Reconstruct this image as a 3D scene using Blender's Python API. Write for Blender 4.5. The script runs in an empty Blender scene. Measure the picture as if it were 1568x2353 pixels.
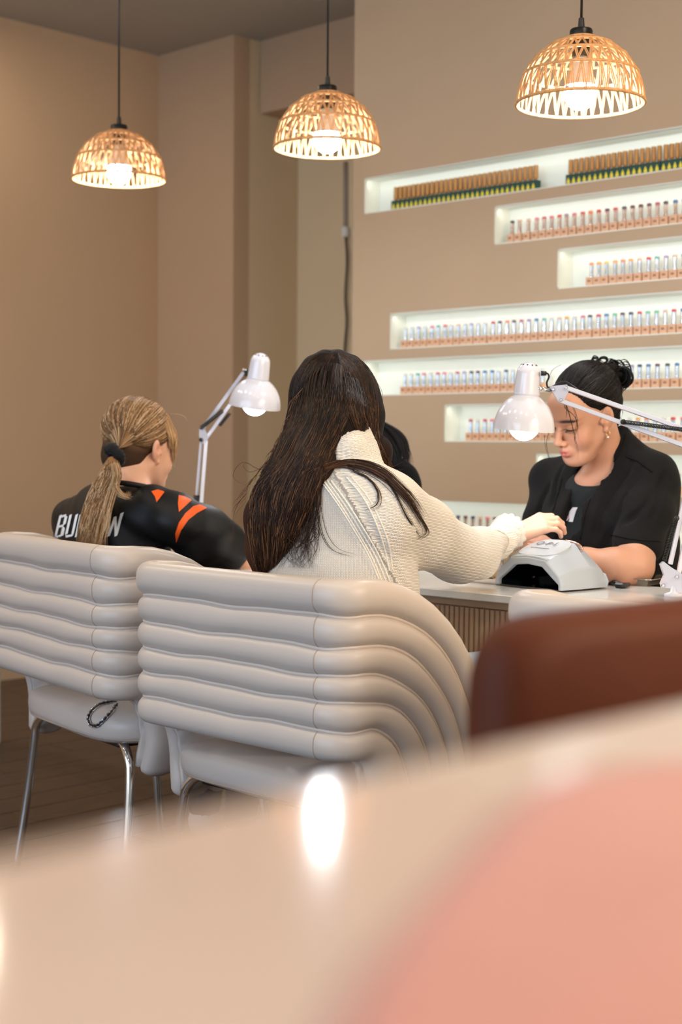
import bpy, math, random
import numpy as np
from mathutils import Vector, Matrix
from mathutils.bvhtree import BVHTree
SC = bpy.context.scene
COL = SC.collection
random.seed(7)
RNG = np.random.default_rng(7)

# ------------------------------------------------------------------ camera (1568 x 2353, f = 3400 px)
F = 3400.0
A_, PT, RL = math.radians(44.14), math.radians(-2.51), math.radians(.41)
CAM = np.array([0, 0, 1.08])
FW = np.array([-math.sin(A_)*math.cos(PT), math.cos(A_)*math.cos(PT), math.sin(PT)])
R0 = np.array([math.cos(A_), math.sin(A_), 0]); U0 = np.cross(R0, FW)
RT = R0*math.cos(RL)+U0*math.sin(RL); UP = -R0*math.sin(RL)+U0*math.cos(RL)
def P(px, py, X=None, Y=None, Z=None, d=None):
    """world point seen at photo pixel (px, py) on a given plane / at a given depth"""
    v = FW+RT*(px-784)/F-UP*(py-1176.5)/F
    if d is not None: t = d
    elif X is not None: t = X/v[0]
    elif Y is not None: t = Y/v[1]
    else: t = (Z-1.08)/v[2]
    return CAM+v*t
def proj(p):
    q = np.asarray(p, float)-CAM; z = q@FW
    return np.stack([784+F*(q@RT)/z, 1176.5-F*(q@UP)/z, z], -1)
cd = bpy.data.cameras.new('camera'); cam = bpy.data.objects.new('camera', cd); COL.objects.link(cam)
cd.sensor_fit = 'VERTICAL'; cd.sensor_height = 36.0; cd.sensor_width = 24.0
cd.lens = F*36.0/2353.0; cd.clip_start = .02; cd.clip_end = 60
cd.dof.use_dof = True; cd.dof.focus_distance = 3.02; cd.dof.aperture_fstop = 3.7; cd.dof.aperture_blades = 0
M4 = Matrix.Identity(4)
for i in range(3):
    M4[i][0] = RT[i]; M4[i][1] = UP[i]; M4[i][2] = -FW[i]; M4[i][3] = CAM[i]
cam.matrix_world = M4
SC.camera = cam

# ------------------------------------------------------------------ render look
SC.view_settings.view_transform = 'Standard'; SC.view_settings.look = 'None'
SC.view_settings.exposure = 0.0; SC.view_settings.gamma = 1.0; SC.view_settings.use_curve_mapping = False
cy = SC.cycles
cy.use_denoising = True; cy.max_bounces = 7; cy.diffuse_bounces = 4; cy.glossy_bounces = 3
cy.transmission_bounces = 4; cy.transparent_max_bounces = 6; cy.sample_clamp_indirect = 6
cy.caustics_reflective = False; cy.caustics_refractive = False; cy.blur_glossy = .5

# ------------------------------------------------------------------ world and large lights
W = bpy.data.worlds.new('world'); SC.world = W; W.use_nodes = True
bg = W.node_tree.nodes['Background']; bg.inputs[0].default_value = (.95, .88, .80, 1); bg.inputs[1].default_value = .8
def area(name, loc, aim, sx, sy, col, en, shape='RECTANGLE', spread=None):
    l = bpy.data.lights.new(name, 'AREA'); l.shape = shape; l.size = sx; l.size_y = sy; l.color = col; l.energy = en
    if spread: l.spread = spread
    o = bpy.data.objects.new(name, l); COL.objects.link(o); o.location = loc
    o.rotation_euler = (Vector(aim)-Vector(loc)).to_track_quat('-Z', 'Y').to_euler(); return o
# shop window (daylight) behind the camera, and the lit room to the right of it
area('window_daylight', (-2.2, -3.6, 1.7), (-2.6, 2.0, 1.0), 5.5, 2.4, (.46, .70, 1.0), 150)
area('room_light_right', (2.6, 1.6, 1.7), (-2.5, 2.4, 1.0), 3.0, 1.8, (1.0, .82, .62), 60)
area('chair_side_fill', (.8, 2.25, 2.0), (-1.8, 2.15, .65), 1.0, .8, (1.0, .76, .50), 34)  # unseen warm fill panel, added to brighten the right sides of the chairs
DOWN = [(-4.4, 1.0), (-3.4, 1.0), (-2.4, 1.0), (-1.4, 1.0), (-4.6, -.6), (-3.2, -.6), (-1.8, -.6), (-.4, -.6), (-.4, 1.2), (-1.0, 2.6), (.8, 2.6), (-5.1, 1.4), (-5.24, 3.28)]
for k, (x, y) in enumerate(DOWN):
    area('downlight', (x, y, 2.96), (x, y, 0), .13, .13, (1.0, .84, .64), (4 if y < 0 else 7 if y < 1.1 else 9) if x > -5 else (13 if y < 3 else 7), 'DISK')

# ------------------------------------------------------------------ materials
def mat(name, col, rough=.5, metal=0, spec=.5, coat=0, noise=0, nscale=20, bump=0, bscale=60, emis=None, est=0, sub=0, trans=0, sheen=0, attr=None, coat_rough=.05, alpha=None, stretch=None):
    m = bpy.data.materials.new(name); m.use_nodes = True
    nt = m.node_tree; b = nt.nodes['Principled BSDF']; I = b.inputs
    c = tuple(col)+(1,) if len(col) == 3 else col
    I['Base Color'].default_value = c; I['Roughness'].default_value = rough; I['Metallic'].default_value = metal
    I['Specular IOR Level'].default_value = spec; I['Coat Weight'].default_value = coat; I['Coat Roughness'].default_value = coat_rough
    if sub: I['Subsurface Weight'].default_value = sub; I['Subsurface Radius'].default_value = (.012, .005, .003); I['Subsurface Scale'].default_value = 1
    if trans: I['Transmission Weight'].default_value = trans
    if sheen: I['Sheen Weight'].default_value = sheen
    if emis: I['Emission Color'].default_value = tuple(emis)+(1,); I['Emission Strength'].default_value = est
    if alpha is not None: I['Alpha'].default_value = alpha
    src = None
    tc = nt.nodes.new('ShaderNodeTexCoord')
    vec = tc.outputs['Object']
    if stretch:
        mp = nt.nodes.new('ShaderNodeMapping'); mp.inputs['Scale'].default_value = stretch
        nt.links.new(vec, mp.inputs[0]); vec = mp.outputs[0]
    if attr:
        at = nt.nodes.new('ShaderNodeAttribute'); at.attribute_name = attr; src = at.outputs['Color']
    if noise:
        n = nt.nodes.new('ShaderNodeTexNoise'); n.inputs['Scale'].default_value = nscale; n.inputs['Detail'].default_value = 4
        nt.links.new(vec, n.inputs['Vector'])
        mr = nt.nodes.new('ShaderNodeMapRange'); mr.inputs['From Min'].default_value = .3; mr.inputs['From Max'].default_value = .7
        mr.inputs['To Min'].default_value = 1-noise; mr.inputs['To Max'].default_value = 1+noise
        nt.links.new(n.outputs['Fac'], mr.inputs['Value'])
        mx = nt.nodes.new('ShaderNodeVectorMath'); mx.operation = 'SCALE'
        if src is not None: nt.links.new(src, mx.inputs[0])
        else: mx.inputs[0].default_value = c[:3]
        nt.links.new(mr.outputs[0], mx.inputs['Scale']); src = mx.outputs[0]
    if src is not None: nt.links.new(src, I['Base Color'])
    if bump:
        n2 = nt.nodes.new('ShaderNodeTexNoise'); n2.inputs['Scale'].default_value = bscale; n2.inputs['Detail'].default_value = 5
        nt.links.new(vec, n2.inputs['Vector'])
        bp = nt.nodes.new('ShaderNodeBump'); bp.inputs['Strength'].default_value = bump; bp.inputs['Distance'].default_value = .002
        nt.links.new(n2.outputs['Fac'], bp.inputs['Height']); nt.links.new(bp.outputs[0], I['Normal'])
    return m
def s2l(r, g, b):
    f = lambda c: (c/255/12.92) if c/255 <= .04045 else ((c/255+.055)/1.055)**2.4
    return (f(r), f(g), f(b))
MT = {}
MT['wall'] = mat('beige_wall_paint', s2l(190, 165, 137), .7, noise=.02, nscale=3, bump=.05, bscale=400)
MT['wall_left'] = mat('tan_wall_paint', s2l(190, 160, 130), .7, noise=.02, nscale=2, bump=.05, bscale=400)
MT['wall_olive'] = mat('taupe_wall_paint', s2l(218, 196, 160), .75, noise=.02, nscale=2)
MT['ceiling'] = mat('ceiling_paint', s2l(174, 170, 162), .9)
MT['niche'] = mat('niche_white', s2l(232, 234, 226), .5)
MT['floor'] = mat('floor_plank', s2l(84, 66, 52), .45, noise=.25, nscale=9, stretch=(6, .8, 1), bump=.1)
MT['grout'] = mat('floor_gap', s2l(48, 38, 32), .9)
MT['leather'] = mat('cream_leather', s2l(206, 194, 185), .36, spec=.45, bump=.12, bscale=300, noise=.015, nscale=8)
MT['piping'] = mat('leather_piping', s2l(226, 213, 202), .34, spec=.5)
MT['thread'] = mat('seam_thread', s2l(176, 154, 136), .7)
MT['chrome'] = mat('chrome', (.8, .8, .8), .12, metal=1)
MT['white_gloss'] = mat('white_enamel', s2l(222, 223, 234), .18, spec=.5, coat=.5)
MT['black'] = mat('black_plastic', s2l(22, 22, 24), .38)
MT['black_metal'] = mat('black_metal', s2l(20, 20, 20), .35, metal=.2)
MT['bulb'] = mat('bulb_glow', (1, 1, 1), .3, emis=(.93, .97, 1.0), est=190)
MT['bulb_base'] = mat('bulb_base_white', s2l(225, 225, 220), .4)
MT['rope'] = mat('paper_rope', s2l(216, 162, 108), .8, noise=.2, nscale=60, bump=.6, bscale=500)
MT['marble'] = mat('white_marble_top', s2l(228, 228, 226), .12, noise=.05, nscale=9, spec=.5)
MT['flute'] = mat('fluted_tan_panel', s2l(186, 156, 128), .45, noise=.05, nscale=10)

# ------------------------------------------------------------------ helpers
class MB:
    def __init__(s): s.v = []; s.f = []; s.c = []
    def add(s, v, f):
        n = len(s.v); s.v += [tuple(map(float, q)) for q in v]; s.f += [tuple(i+n for i in q) for q in f]
    def box(s, c, d, M=None, bev=0):
        x, y, z = [q/2 for q in d]
        if bev:
            b = min(bev, x*.99, y*.99, z*.99); vs = []; fs = []
            # chamfered box: three offset copies per corner
            idx = {}
            for sx in (-1, 1):
                for sy in (-1, 1):
                    for sz in (-1, 1):
                        for a in range(3):
                            p = [sx*x, sy*y, sz*z]
                            for q in range(3):
                                if q != a: p[q] -= b*(1 if p[q] > 0 else -1)
                            idx[(sx, sy, sz, a)] = len(vs); vs.append(p)
            g = lambda sx, sy, sz, a: idx[(sx, sy, sz, a)]
            for a in range(3):
                for sg in (-1, 1):
                    o = [q for q in range(3) if q != a]; loop = []
                    for u, w in ((-1, -1), (1, -1), (1, 1), (-1, 1)):
                        k = [0, 0, 0]; k[a] = sg; k[o[0]] = u; k[o[1]] = w; loop.append(g(*k, a))
                    fs.append(tuple(loop))
            for a in range(3):
                o = [q for q in range(3) if q != a]
                for u in (-1, 1):
                    for w in (-1, 1):
                        k1 = [0, 0, 0]; k1[a] = -1; k1[o[0]] = u; k1[o[1]] = w; k2 = list(k1); k2[a] = 1
                        fs.append((g(*k1, o[0]), g(*k2, o[0]), g(*k2, o[1]), g(*k1, o[1])))
            for sx in (-1, 1):
                for sy in (-1, 1):
                    for sz in (-1, 1): fs.append(tuple(g(sx, sy, sz, a) for a in range(3)))
        else:
            vs = [(sx*x, sy*y, sz*z) for sx in (-1, 1) for sy in (-1, 1) for sz in (-1, 1)]
            fs = [(0, 1, 3, 2), (4, 6, 7, 5), (0, 4, 5, 1), (2, 3, 7, 6), (0, 2, 6, 4), (1, 5, 7, 3)]
        vs = np.array(vs, float)
        if M is not None: vs = vs@np.array(M, float).T
        s.add(vs+np.array(c, float), fs); return s
    def beam(s, p, q, w, h, up=(0, 0, 1), bev=0):
        p = np.array(p, float); q = np.array(q, float); t = q-p; L = np.linalg.norm(t); t /= L
        a = np.cross(t, up); a /= np.linalg.norm(a)+1e-9; b = np.cross(a, t)
        return s.box((p+q)/2, (w, L, h), np.stack([a, t, b], 1), bev)
    def tube(s, pts, r, n=8, cap=True, closed=False, up=None):
        pts = np.array(pts, float); m = len(pts); r = np.broadcast_to(np.array(r, float), (m,))
        T = np.gradient(pts, axis=0)
        if closed: T = np.roll(pts, -1, 0)-np.roll(pts, 1, 0)
        T /= np.linalg.norm(T, axis=1)[:, None]+1e-12
        u = np.array(up if up is not None else (0, 0, 1.)); 
        if abs(T[0]@u) > .9: u = np.array([1., 0, 0])
        vs = []; N = u
        for i in range(m):
            N = N-T[i]*(N@T[i]); N = N/(np.linalg.norm(N)+1e-12); B = np.cross(T[i], N)
            for k in range(n):
                a = 2*math.pi*k/n; vs.append(pts[i]+r[i]*(N*math.cos(a)+B*math.sin(a)))
        fs = []
        for i in range(m if closed else m-1):
            j = (i+1) % m
            for k in range(n):
                l = (k+1) % n; fs.append((i*n+k, i*n+l, j*n+l, j*n+k))
        if cap and not closed: fs += [tuple(range(n-1, -1, -1)), tuple((m-1)*n+k for k in range(n))]
        s.add(vs, fs); return s
    def lathe(s, prof, c=(0, 0, 0), axis=(0, 0, 1), n=32, M=None):
        ax = np.array(axis, float); ax /= np.linalg.norm(ax)
        a = np.cross(ax, (0, 1, 0) if abs(ax[1]) < .9 else (1, 0, 0)); a /= np.linalg.norm(a); b = np.cross(ax, a)
        vs = []; fs = []; c = np.array(c, float)
        for r, z in prof:
            for k in range(n):
                t = 2*math.pi*k/n; vs.append(c+ax*z+r*(a*math.cos(t)+b*math.sin(t)))
        for i in range(len(prof)-1):
            for k in range(n):
                l = (k+1) % n; fs.append((i*n+k, i*n+l, (i+1)*n+l, (i+1)*n+k))
        s.add(vs, fs); return s
    def sphere(s, c, r, n=12, M=None):
        prof = [(math.sin(math.pi*i/n), -math.cos(math.pi*i/n)) for i in range(n+1)]
        m = MB().lathe(prof, n=2*n); v = np.array(m.v)*np.array(r)
        if M is not None: v = v@np.array(M).T
        s.add(v+np.array(c), m.f); return s
def link_mesh(name, v, f, m, parent=None, loc=None, smooth=False, attrs=None, auto=None):
    me = bpy.data.meshes.new(name)
    v = np.asarray(v, float)
    if loc is not None: v = v-np.asarray(loc)
    me.from_pydata([tuple(q) for q in v.tolist()], [], [tuple(q) for q in (f.tolist() if hasattr(f, 'tolist') else f)])
    me.update()
    if attrs:
        for k, (ty, arr) in attrs.items():
            a = me.attributes.new(k, ty, 'POINT')
            arr = np.asarray(arr, np.float32)
            a.data.foreach_set('color' if ty == 'FLOAT_COLOR' else ('vector' if ty == 'FLOAT_VECTOR' else 'value'), arr.ravel())
    if m is not None: me.materials.append(m)
    if smooth: me.polygons.foreach_set('use_smooth', [True]*len(me.polygons))
    o = bpy.data.objects.new(name, me); COL.objects.link(o)
    if auto:
        try: me.set_sharp_from_angle(angle=math.radians(auto))
        except Exception: pass
    if parent is not None: o.parent = parent
    return o
def obj(name, mb, m, parent=None, smooth=False, loc=None, auto=None):
    """one mesh object; world coordinates when the parent is an unrotated Empty (pass loc=its location)"""
    if loc is None and parent is not None:
        q = parent
        while q is not None and q.type != 'EMPTY': q = q.parent
        if q is not None and q.get('_wl'): loc = q.location
    o = link_mesh(name, mb.v, mb.f, m, parent, loc, smooth or bool(auto), auto=auto)
    return o
def tag(o, label=None, cat=None, group=None, kind=None):
    if label: o['label'] = label
    if cat: o['category'] = cat
    if group: o['group'] = group
    if kind: o['kind'] = kind
    return o
def thing(name, label, cat, loc=(0, 0, 0), rz=0, group=None, world=False):
    o = bpy.data.objects.new(name, None); COL.objects.link(o); o.location = loc; o.rotation_euler = (0, 0, rz)
    o.empty_display_size = .05
    tag(o, label, cat, group)
    if world: o['_wl'] = 1
    return o
def struct(name, mb, m, smooth=False):
    o = obj(name, mb, m, None, smooth); o['kind'] = 'structure'; return o
def copy_tree(o, parent=None):
    c = o.copy(); COL.objects.link(c)
    if parent is not None: c.parent = parent
    for ch in [q for q in KIDS.get(o.name, [])]: copy_tree(ch, c)
    return c
KIDS = {}
def index_kids():
    KIDS.clear()
    for q in bpy.data.objects:
        if q.parent: KIDS.setdefault(q.parent.name, []).append(q)
def catmull(pts, n):
    p = np.array(pts, float); p = np.vstack([2*p[0]-p[1], p, 2*p[-1]-p[-2]]); m = len(p)-3
    t = np.linspace(0, m-1e-9, n); i = t.astype(int); f = (t-i)[:, None]
    a, b, c, d = p[i], p[i+1], p[i+2], p[i+3]
    return .5*((2*b)+(-a+c)*f+(2*a-5*b+4*c-d)*f**2+(-a+3*b-3*c+d)*f**3)
def bezier(pts, n=12): return catmull(pts, n)

# ------------------------------------------------------------------ room shell
H = 3.0; NY = 4.1; ND = .085
LX = -5.80; BY = 4.66
# floor: grout bed + planks running away from the camera
struct('floor', MB().box((-2.2, .6, -.03), (11, 9.6, .04)), MT['grout'])
fl = bpy.data.objects['floor']
pm = {}
def plank_mesh(L):
    if L not in pm:
        b = MB().box((0, 0, 0), (.146, L-.004, .010), bev=.0015)
        me = bpy.data.meshes.new('plank'); me.from_pydata(b.v, [], b.f); me.materials.append(MT['floor']); pm[L] = me
    return pm[L]
cnt = 0
for i in range(26):
    x = -5.72+i*.15; off = (i*.37) % 1.2
    y = 1.6-off
    for j in range(4):
        yy = y+j*1.2
        if yy > 5.2 or x > -1.9: continue
        o = bpy.data.objects.new('plank', plank_mesh(1.2)); COL.objects.link(o); o.location = (x, min(yy+.6, 4.6), -.0048 if True else 0); o.parent = fl
# walls
struct('wall_left', MB().box((LX-.05, .35, H/2), (.1, 8.7, H)), MT['wall_left'])
struct('wall_back_left', MB().box((-5.52, BY+.05, H/2), (.56, .1, H)), MT['wall_left'])
struct('wall_return', MB().box((-5.29, BY+.35, H/2), (.10, .50, H)), MT['wall_olive'])
struct('wall_back_recess', MB().box((-4.4, 5.13, H/2), (1.8, .1, H)), MT['wall_olive'])
struct('trim_1', MB().box((-4.55, 4.95, (2.66+H)/2), (1.37, .255, H-2.66)), MT['wall_left'])          # dropped bulkhead over the recess
struct('trim_2', MB().box((-4.865, 5.065, 1.32), (.085, .03, 2.64), bev=.004), MT['wall_olive'])
struct('ceiling', MB().box((-2.2, .6, H+.05), (11, 9.6, .1)), MT['ceiling'])
# polish wall with eight recessed niches
NI = [(-3.868, 2.094), (-3.243, 1.923), (-2.972, 1.751), (-3.731, 1.579), (-3.868, 1.408), (-3.462, 1.236), (-3.051, 1.063), (-3.70, .889)]
NH = .134; XW0 = -3.925; XW1 = 1.2; XN1 = -1.1
mb = MB(); ztop = H
for x, z in NI:
    mb.box(((XW0+XW1)/2, NY+.0425, (ztop+z)/2), (XW1-XW0, ND, ztop-z))
    mb.box(((XW0+x)/2, NY+.0425, z-NH/2), (x-XW0, ND, NH)); mb.box(((XN1+XW1)/2, NY+.0425, z-NH/2), (XW1-XN1, ND, NH))
    ztop = z-NH
mb.box(((XW0+XW1)/2, NY+.0425, ztop/2), (XW1-XW0, ND, ztop))
mb.box(((XW0+XW1)/2, NY+ND+.15, H/2), (XW1-XW0, .3, H))
struct('wall_back', mb, MT['wall'])
for k, (x, z) in enumerate(NI):
    n = MB(); t = .004; w = XN1-x; xc = (XN1+x)/2
    n.box((xc, NY+ND-t/2, z-NH/2), (w, t, NH)); n.box((xc, NY+ND/2, z-t/2), (w, ND-.002, t)); n.box((xc, NY+ND/2, z-NH+t/2), (w, ND-.002, t))
    n.box((x+t/2, NY+ND/2, z-NH/2), (t, ND-.002, NH))
    struct('trim_%d' % (k+3), n, MT['niche'])
    area('niche_led_strip', (xc, NY+.012, z-.012), (xc, NY+ND, z-NH*.55), w-.02, .008, (.97, 1.0, .90), .62*w/2.7)
# cable and conduit in the recess
mb = MB(); mb.tube([P(795, y, Y=5.045) for y in (372, 420, 470, 500, 540)], .012, 8)
co = obj('conduit', mb, mat('grey_conduit', s2l(150, 135, 120), .5), smooth=True); tag(co, 'thin brownish grey conduit running up the wall beside the polish wall edge', 'conduit')
cb = thing('hanging_cable', 'black cable hanging below a white plug in the wall recess', 'cable', P(795, 535, Y=5.03), world=True)
obj('plug', MB().box(P(794, 533, Y=5.03), (.03, .03, .05), bev=.006), MT['bulb_base'], cb)
mb = MB(); mb.tube(bezier([P(x, y, Y=5.03) for x, y in ((795, 545), (798, 600), (794, 680), (797, 740), (792, 815), (794, 900))], 20), .006, 8); obj('cord', mb, MT['black'], cb, True)

# ------------------------------------------------------------------ nail polish on the wall
gold = mat('gold_cap', s2l(170, 128, 80), .3, metal=.85)
gold2 = mat('amber_bottle', s2l(176, 118, 62), .15, spec=.8, coat=.6)
dgreen = mat('dark_green_rack', s2l(4, 66, 60), .5)
yel = mat('yellow_label', s2l(236, 220, 60), .5)
silver = mat('silver_cap', s2l(196, 200, 206), .14, metal=.9, bump=.5, bscale=160)
peach = mat('peach_box', s2l(222, 178, 146), .5); mark = mat('box_print', s2l(160, 110, 80), .6)
silver_w = mat('bronze_cap', s2l(190, 165, 150), .2, metal=.85, bump=.7, bscale=200)
CC = {'clear': s2l(205, 205, 200), 'red': s2l(205, 45, 50), 'pink': s2l(220, 110, 130), 'rose': s2l(190, 70, 90), 'orange': s2l(235, 130, 60), 'amber': s2l(235, 160, 50),
      'plum': s2l(95, 40, 60), 'navy': s2l(40, 55, 100), 'blue': s2l(50, 110, 165), 'teal': s2l(90, 170, 155), 'green': s2l(110, 190, 140), 'dark': s2l(55, 55, 62), 'mauve': s2l(160, 130, 160), 'lilac': s2l(170, 150, 190), 'beige': s2l(215, 185, 160), 'yellow': s2l(225, 200, 80)}
CM = {k: mat('polish_'+k, v, .3, coat=.5) for k, v in CC.items()}
def mesh_of(name, mb, m, smooth=False):
    me = bpy.data.meshes.new(name); me.from_pydata(mb.v, [], mb.f); me.materials.append(m)
    if smooth: me.polygons.foreach_set('use_smooth', [True]*len(me.polygons)); me.set_sharp_from_angle(angle=math.radians(40))
    return me
def lsq(w, d, z0, z1): return MB().box((0, 0, (z0+z1)/2), (w, d, z1-z0), bev=.0015)
bm_box = mesh_of('peach_box', lsq(.0275, .022, 0, .0285), peach); bm_mark = mesh_of('label_print', MB().box((0, -.0113, .0155), (.012, .0006, .007)), mark)
bm_cap = {m.name: mesh_of('silver_cap', MB().lathe([(0, .028), (.0072, .028), (.0072, .036), (.0062, .040), (.0062, .068), (0, .068)], n=8), m, True) for m in (silver, silver_w)}
bm_top = {k: mesh_of('polish_top', MB().lathe([(0, .068), (.0078, .068), (.0078, .0755), (.006, .077), (0, .077)], n=10), v, True) for k, v in CM.items()}
ORD = ['first', 'second', 'third', 'fourth', 'fifth', 'sixth', 'seventh', 'eighth', 'ninth', 'tenth', 'eleventh', 'twelfth', 'thirteenth', 'fourteenth', 'fifteenth', 'sixteenth', 'seventeenth', 'eighteenth', 'nineteenth']
def ordn(i):
    if i < 19: return ORD[i]
    t = {2: 'twent', 3: 'thirt', 4: 'fort'}[(i+1)//10]; u = (i+1) % 10
    return t+'ieth' if u == 0 else t+'y-'+ORD[u-1]
def polish(x, z, top, cap, label, group):
    e = thing('polish_bottle', label, 'nail polish', (x, NY+.026, z+.0045), 0, group)
    for nm, me in (('box', bm_box), ('cap', bm_cap[cap]), ('polish_top', bm_top[top])):
        o = bpy.data.objects.new(nm, me); COL.objects.link(o); o.parent = e
        if nm == 'box': bx = o
        else: o.location = (0, .004, 0)
    o = bpy.data.objects.new('label_print', bm_mark); COL.objects.link(o); o.parent = bx
pc = 'clear'
rows = {1: ([1173, 1190, 1210, 1229, 1246, 1263, 1281, 1297, 1315, 1334, 1352, 1371, 1390, 1409, 1429, 1448, 1467, 1486, 1505, 1524, 1546, 1566, 1586], 'dark beige beige pink rose pink red mauve pink red orange red plum red dark plum plum plum rose dark blue blue navy'.split(), silver_w.name, 'second niche from the top'),
        2: ([1356, 1373, 1390, 1410, 1428, 1446, 1466, 1487, 1506, 1527, 1547, 1567, 1587], 'orange amber yellow amber orange amber beige red teal lilac beige blue navy'.split(), silver.name, 'third niche from the top'),
        3: ([931, 946, 961, 976, 992, 1006, 1022, 1036, 1052, 1068, 1082, 1098, 1113, 1132, 1147, 1164, 1180, 1197, 1214, 1231, 1249, 1266, 1284, 1301, 1319, 1338, 1354, 1374, 1392, 1411, 1429, 1448, 1468, 1487, 1507, 1527, 1547, 1567, 1588], 'clear clear lilac clear pink teal red clear beige clear lilac clear clear red dark orange plum rose mauve blue teal clear beige amber clear pink dark red blue green plum navy red green green beige red blue red'.split(), silver.name, 'fourth niche from the top'),
        4: ([931, 945, 960, 974, 990, 1006, 1021, 1036, 1051, 1067, 1083, 1098, 1114, 1131, 1146, 1163, 1179, 1196, 1213, 1230, 1247, 1452, 1470, 1490, 1511, 1534, 1556, 1578], 'clear clear teal pink clear rose pink clear rose lilac dark plum blue blue clear navy clear clear blue clear clear mauve navy blue plum dark blue dark'.split(), silver.name, 'fifth niche from the top'),
        5: ([1083, 1099, 1116, 1132, 1147, 1163, 1180, 1196, 1212, 1228, 1244, 1260, 1277, 1449, 1468, 1488, 1508, 1528, 1549, 1571], 'rose clear rose pink clear rose clear lilac clear pink rose clear red clear amber orange beige clear red pink'.split(), silver.name, 'sixth niche from the top'),
        6: ([1545, 1566], 'clear clear'.split(), silver.name, 'seventh niche from the top'),
        7: ([1056, 1073, 1090, 1107, 1124, 1141, 1158, 1175, 1192, 1209], 'navy plum navy beige pink plum navy rose pink dark'.split(), silver_w.name, 'lowest niche above the cream sleeve')}
for k, (xs, cols, cap, nm) in rows.items():
    z = NI[k][1]-NH
    for i, px in enumerate(xs):
        X = P(px, 800, Y=NY+.026)[0]; c = cols[i % len(cols)]
        cn = {'clear': 'silver', 'dark': 'black', 'navy': 'dark blue', 'plum': 'dark plum'}.get(c, c)
        polish(X, z, c, cap, '%s-topped polish bottle, %s from left in %s' % (cn, ordn(i), nm), 'polish bottles in the '+nm)
# top niche: gold capped bottles standing in dark green racks
z0 = NI[0][1]-NH+.0045
me_g = mesh_of('gold_cap', MB().lathe([(0, .040), (.0085, .040), (.0082, .084), (0, .084)], n=10), gold, True)
me_b = mesh_of('glass', MB().lathe([(0, .006), (.0095, .006), (.0095, .030), (.006, .038), (.0085, .040), (0, .040)], n=10), gold2, True)
me_t = mesh_of('drop_label', MB().add([(-.0065, 0, .003), (.0065, 0, .003), (.0075, 0, .009), (0, 0, .023), (-.0075, 0, .009), (0, -.002, .011)], [(0, 1, 5), (1, 2, 5), (2, 3, 5), (3, 4, 5), (4, 0, 5)]) or MB(), yel) if False else None
tm = MB(); tm.add([(-.0055, 0, .003), (.0055, 0, .003), (.0065, 0, .009), (0, 0, .024), (-.0065, 0, .009), (0, -.0015, .011)], [(0, 1, 5), (1, 2, 5), (2, 3, 5), (3, 4, 5), (4, 0, 5), (4, 3, 2, 1, 0)])
me_t = mesh_of('drop_label', tm, yel)
for gi, (xa, xb, n, nm) in enumerate(((P(902, 450, Y=4.12)[0], P(1234, 450, Y=4.12)[0], 30, 'left rack of the top niche'), (P(1303, 400, Y=4.12)[0], P(1519, 400, Y=4.12)[0], 17, 'second rack of the top niche'), (P(1521, 400, Y=4.12)[0], P(1600, 400, Y=4.12)[0], 6, 'right rack of the top niche'))):
    rk = thing('display_rack', 'dark green display rack with yellow drop marks, '+nm, 'rack', ((xa+xb)/2, NY+.028, z0))
    w = xb-xa; m = MB(); m.box((0, -.012, .0165), (w, .003, .033)); m.box((0, .013, .0165), (w, .003, .033)); m.box((0, 0, .002), (w, .024, .004)); m.box((-w/2+.001, 0, .0165), (.002, .024, .033)); m.box((w/2-.001, 0, .0165), (.002, .024, .033))
    obj('tray', m, dgreen, rk)
    for i in range(n):
        xx = -w/2+w*(i+.5)/n
        o = bpy.data.objects.new('drop_label', me_t); COL.objects.link(o); o.parent = rk; o.location = (xx, -.014, 0)
        e = thing('polish_bottle', 'gold-capped amber polish bottle, %s from left in the %s' % (ordn(i), nm), 'nail polish', ((xa+xb)/2+xx, NY+.028, z0), RNG.uniform(-.3, .3), 'gold-capped bottles in the '+nm)
        for q, me in (('glass', me_b), ('gold_cap', me_g)):
            o = bpy.data.objects.new(q, me); COL.objects.link(o); o.parent = e

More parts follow.
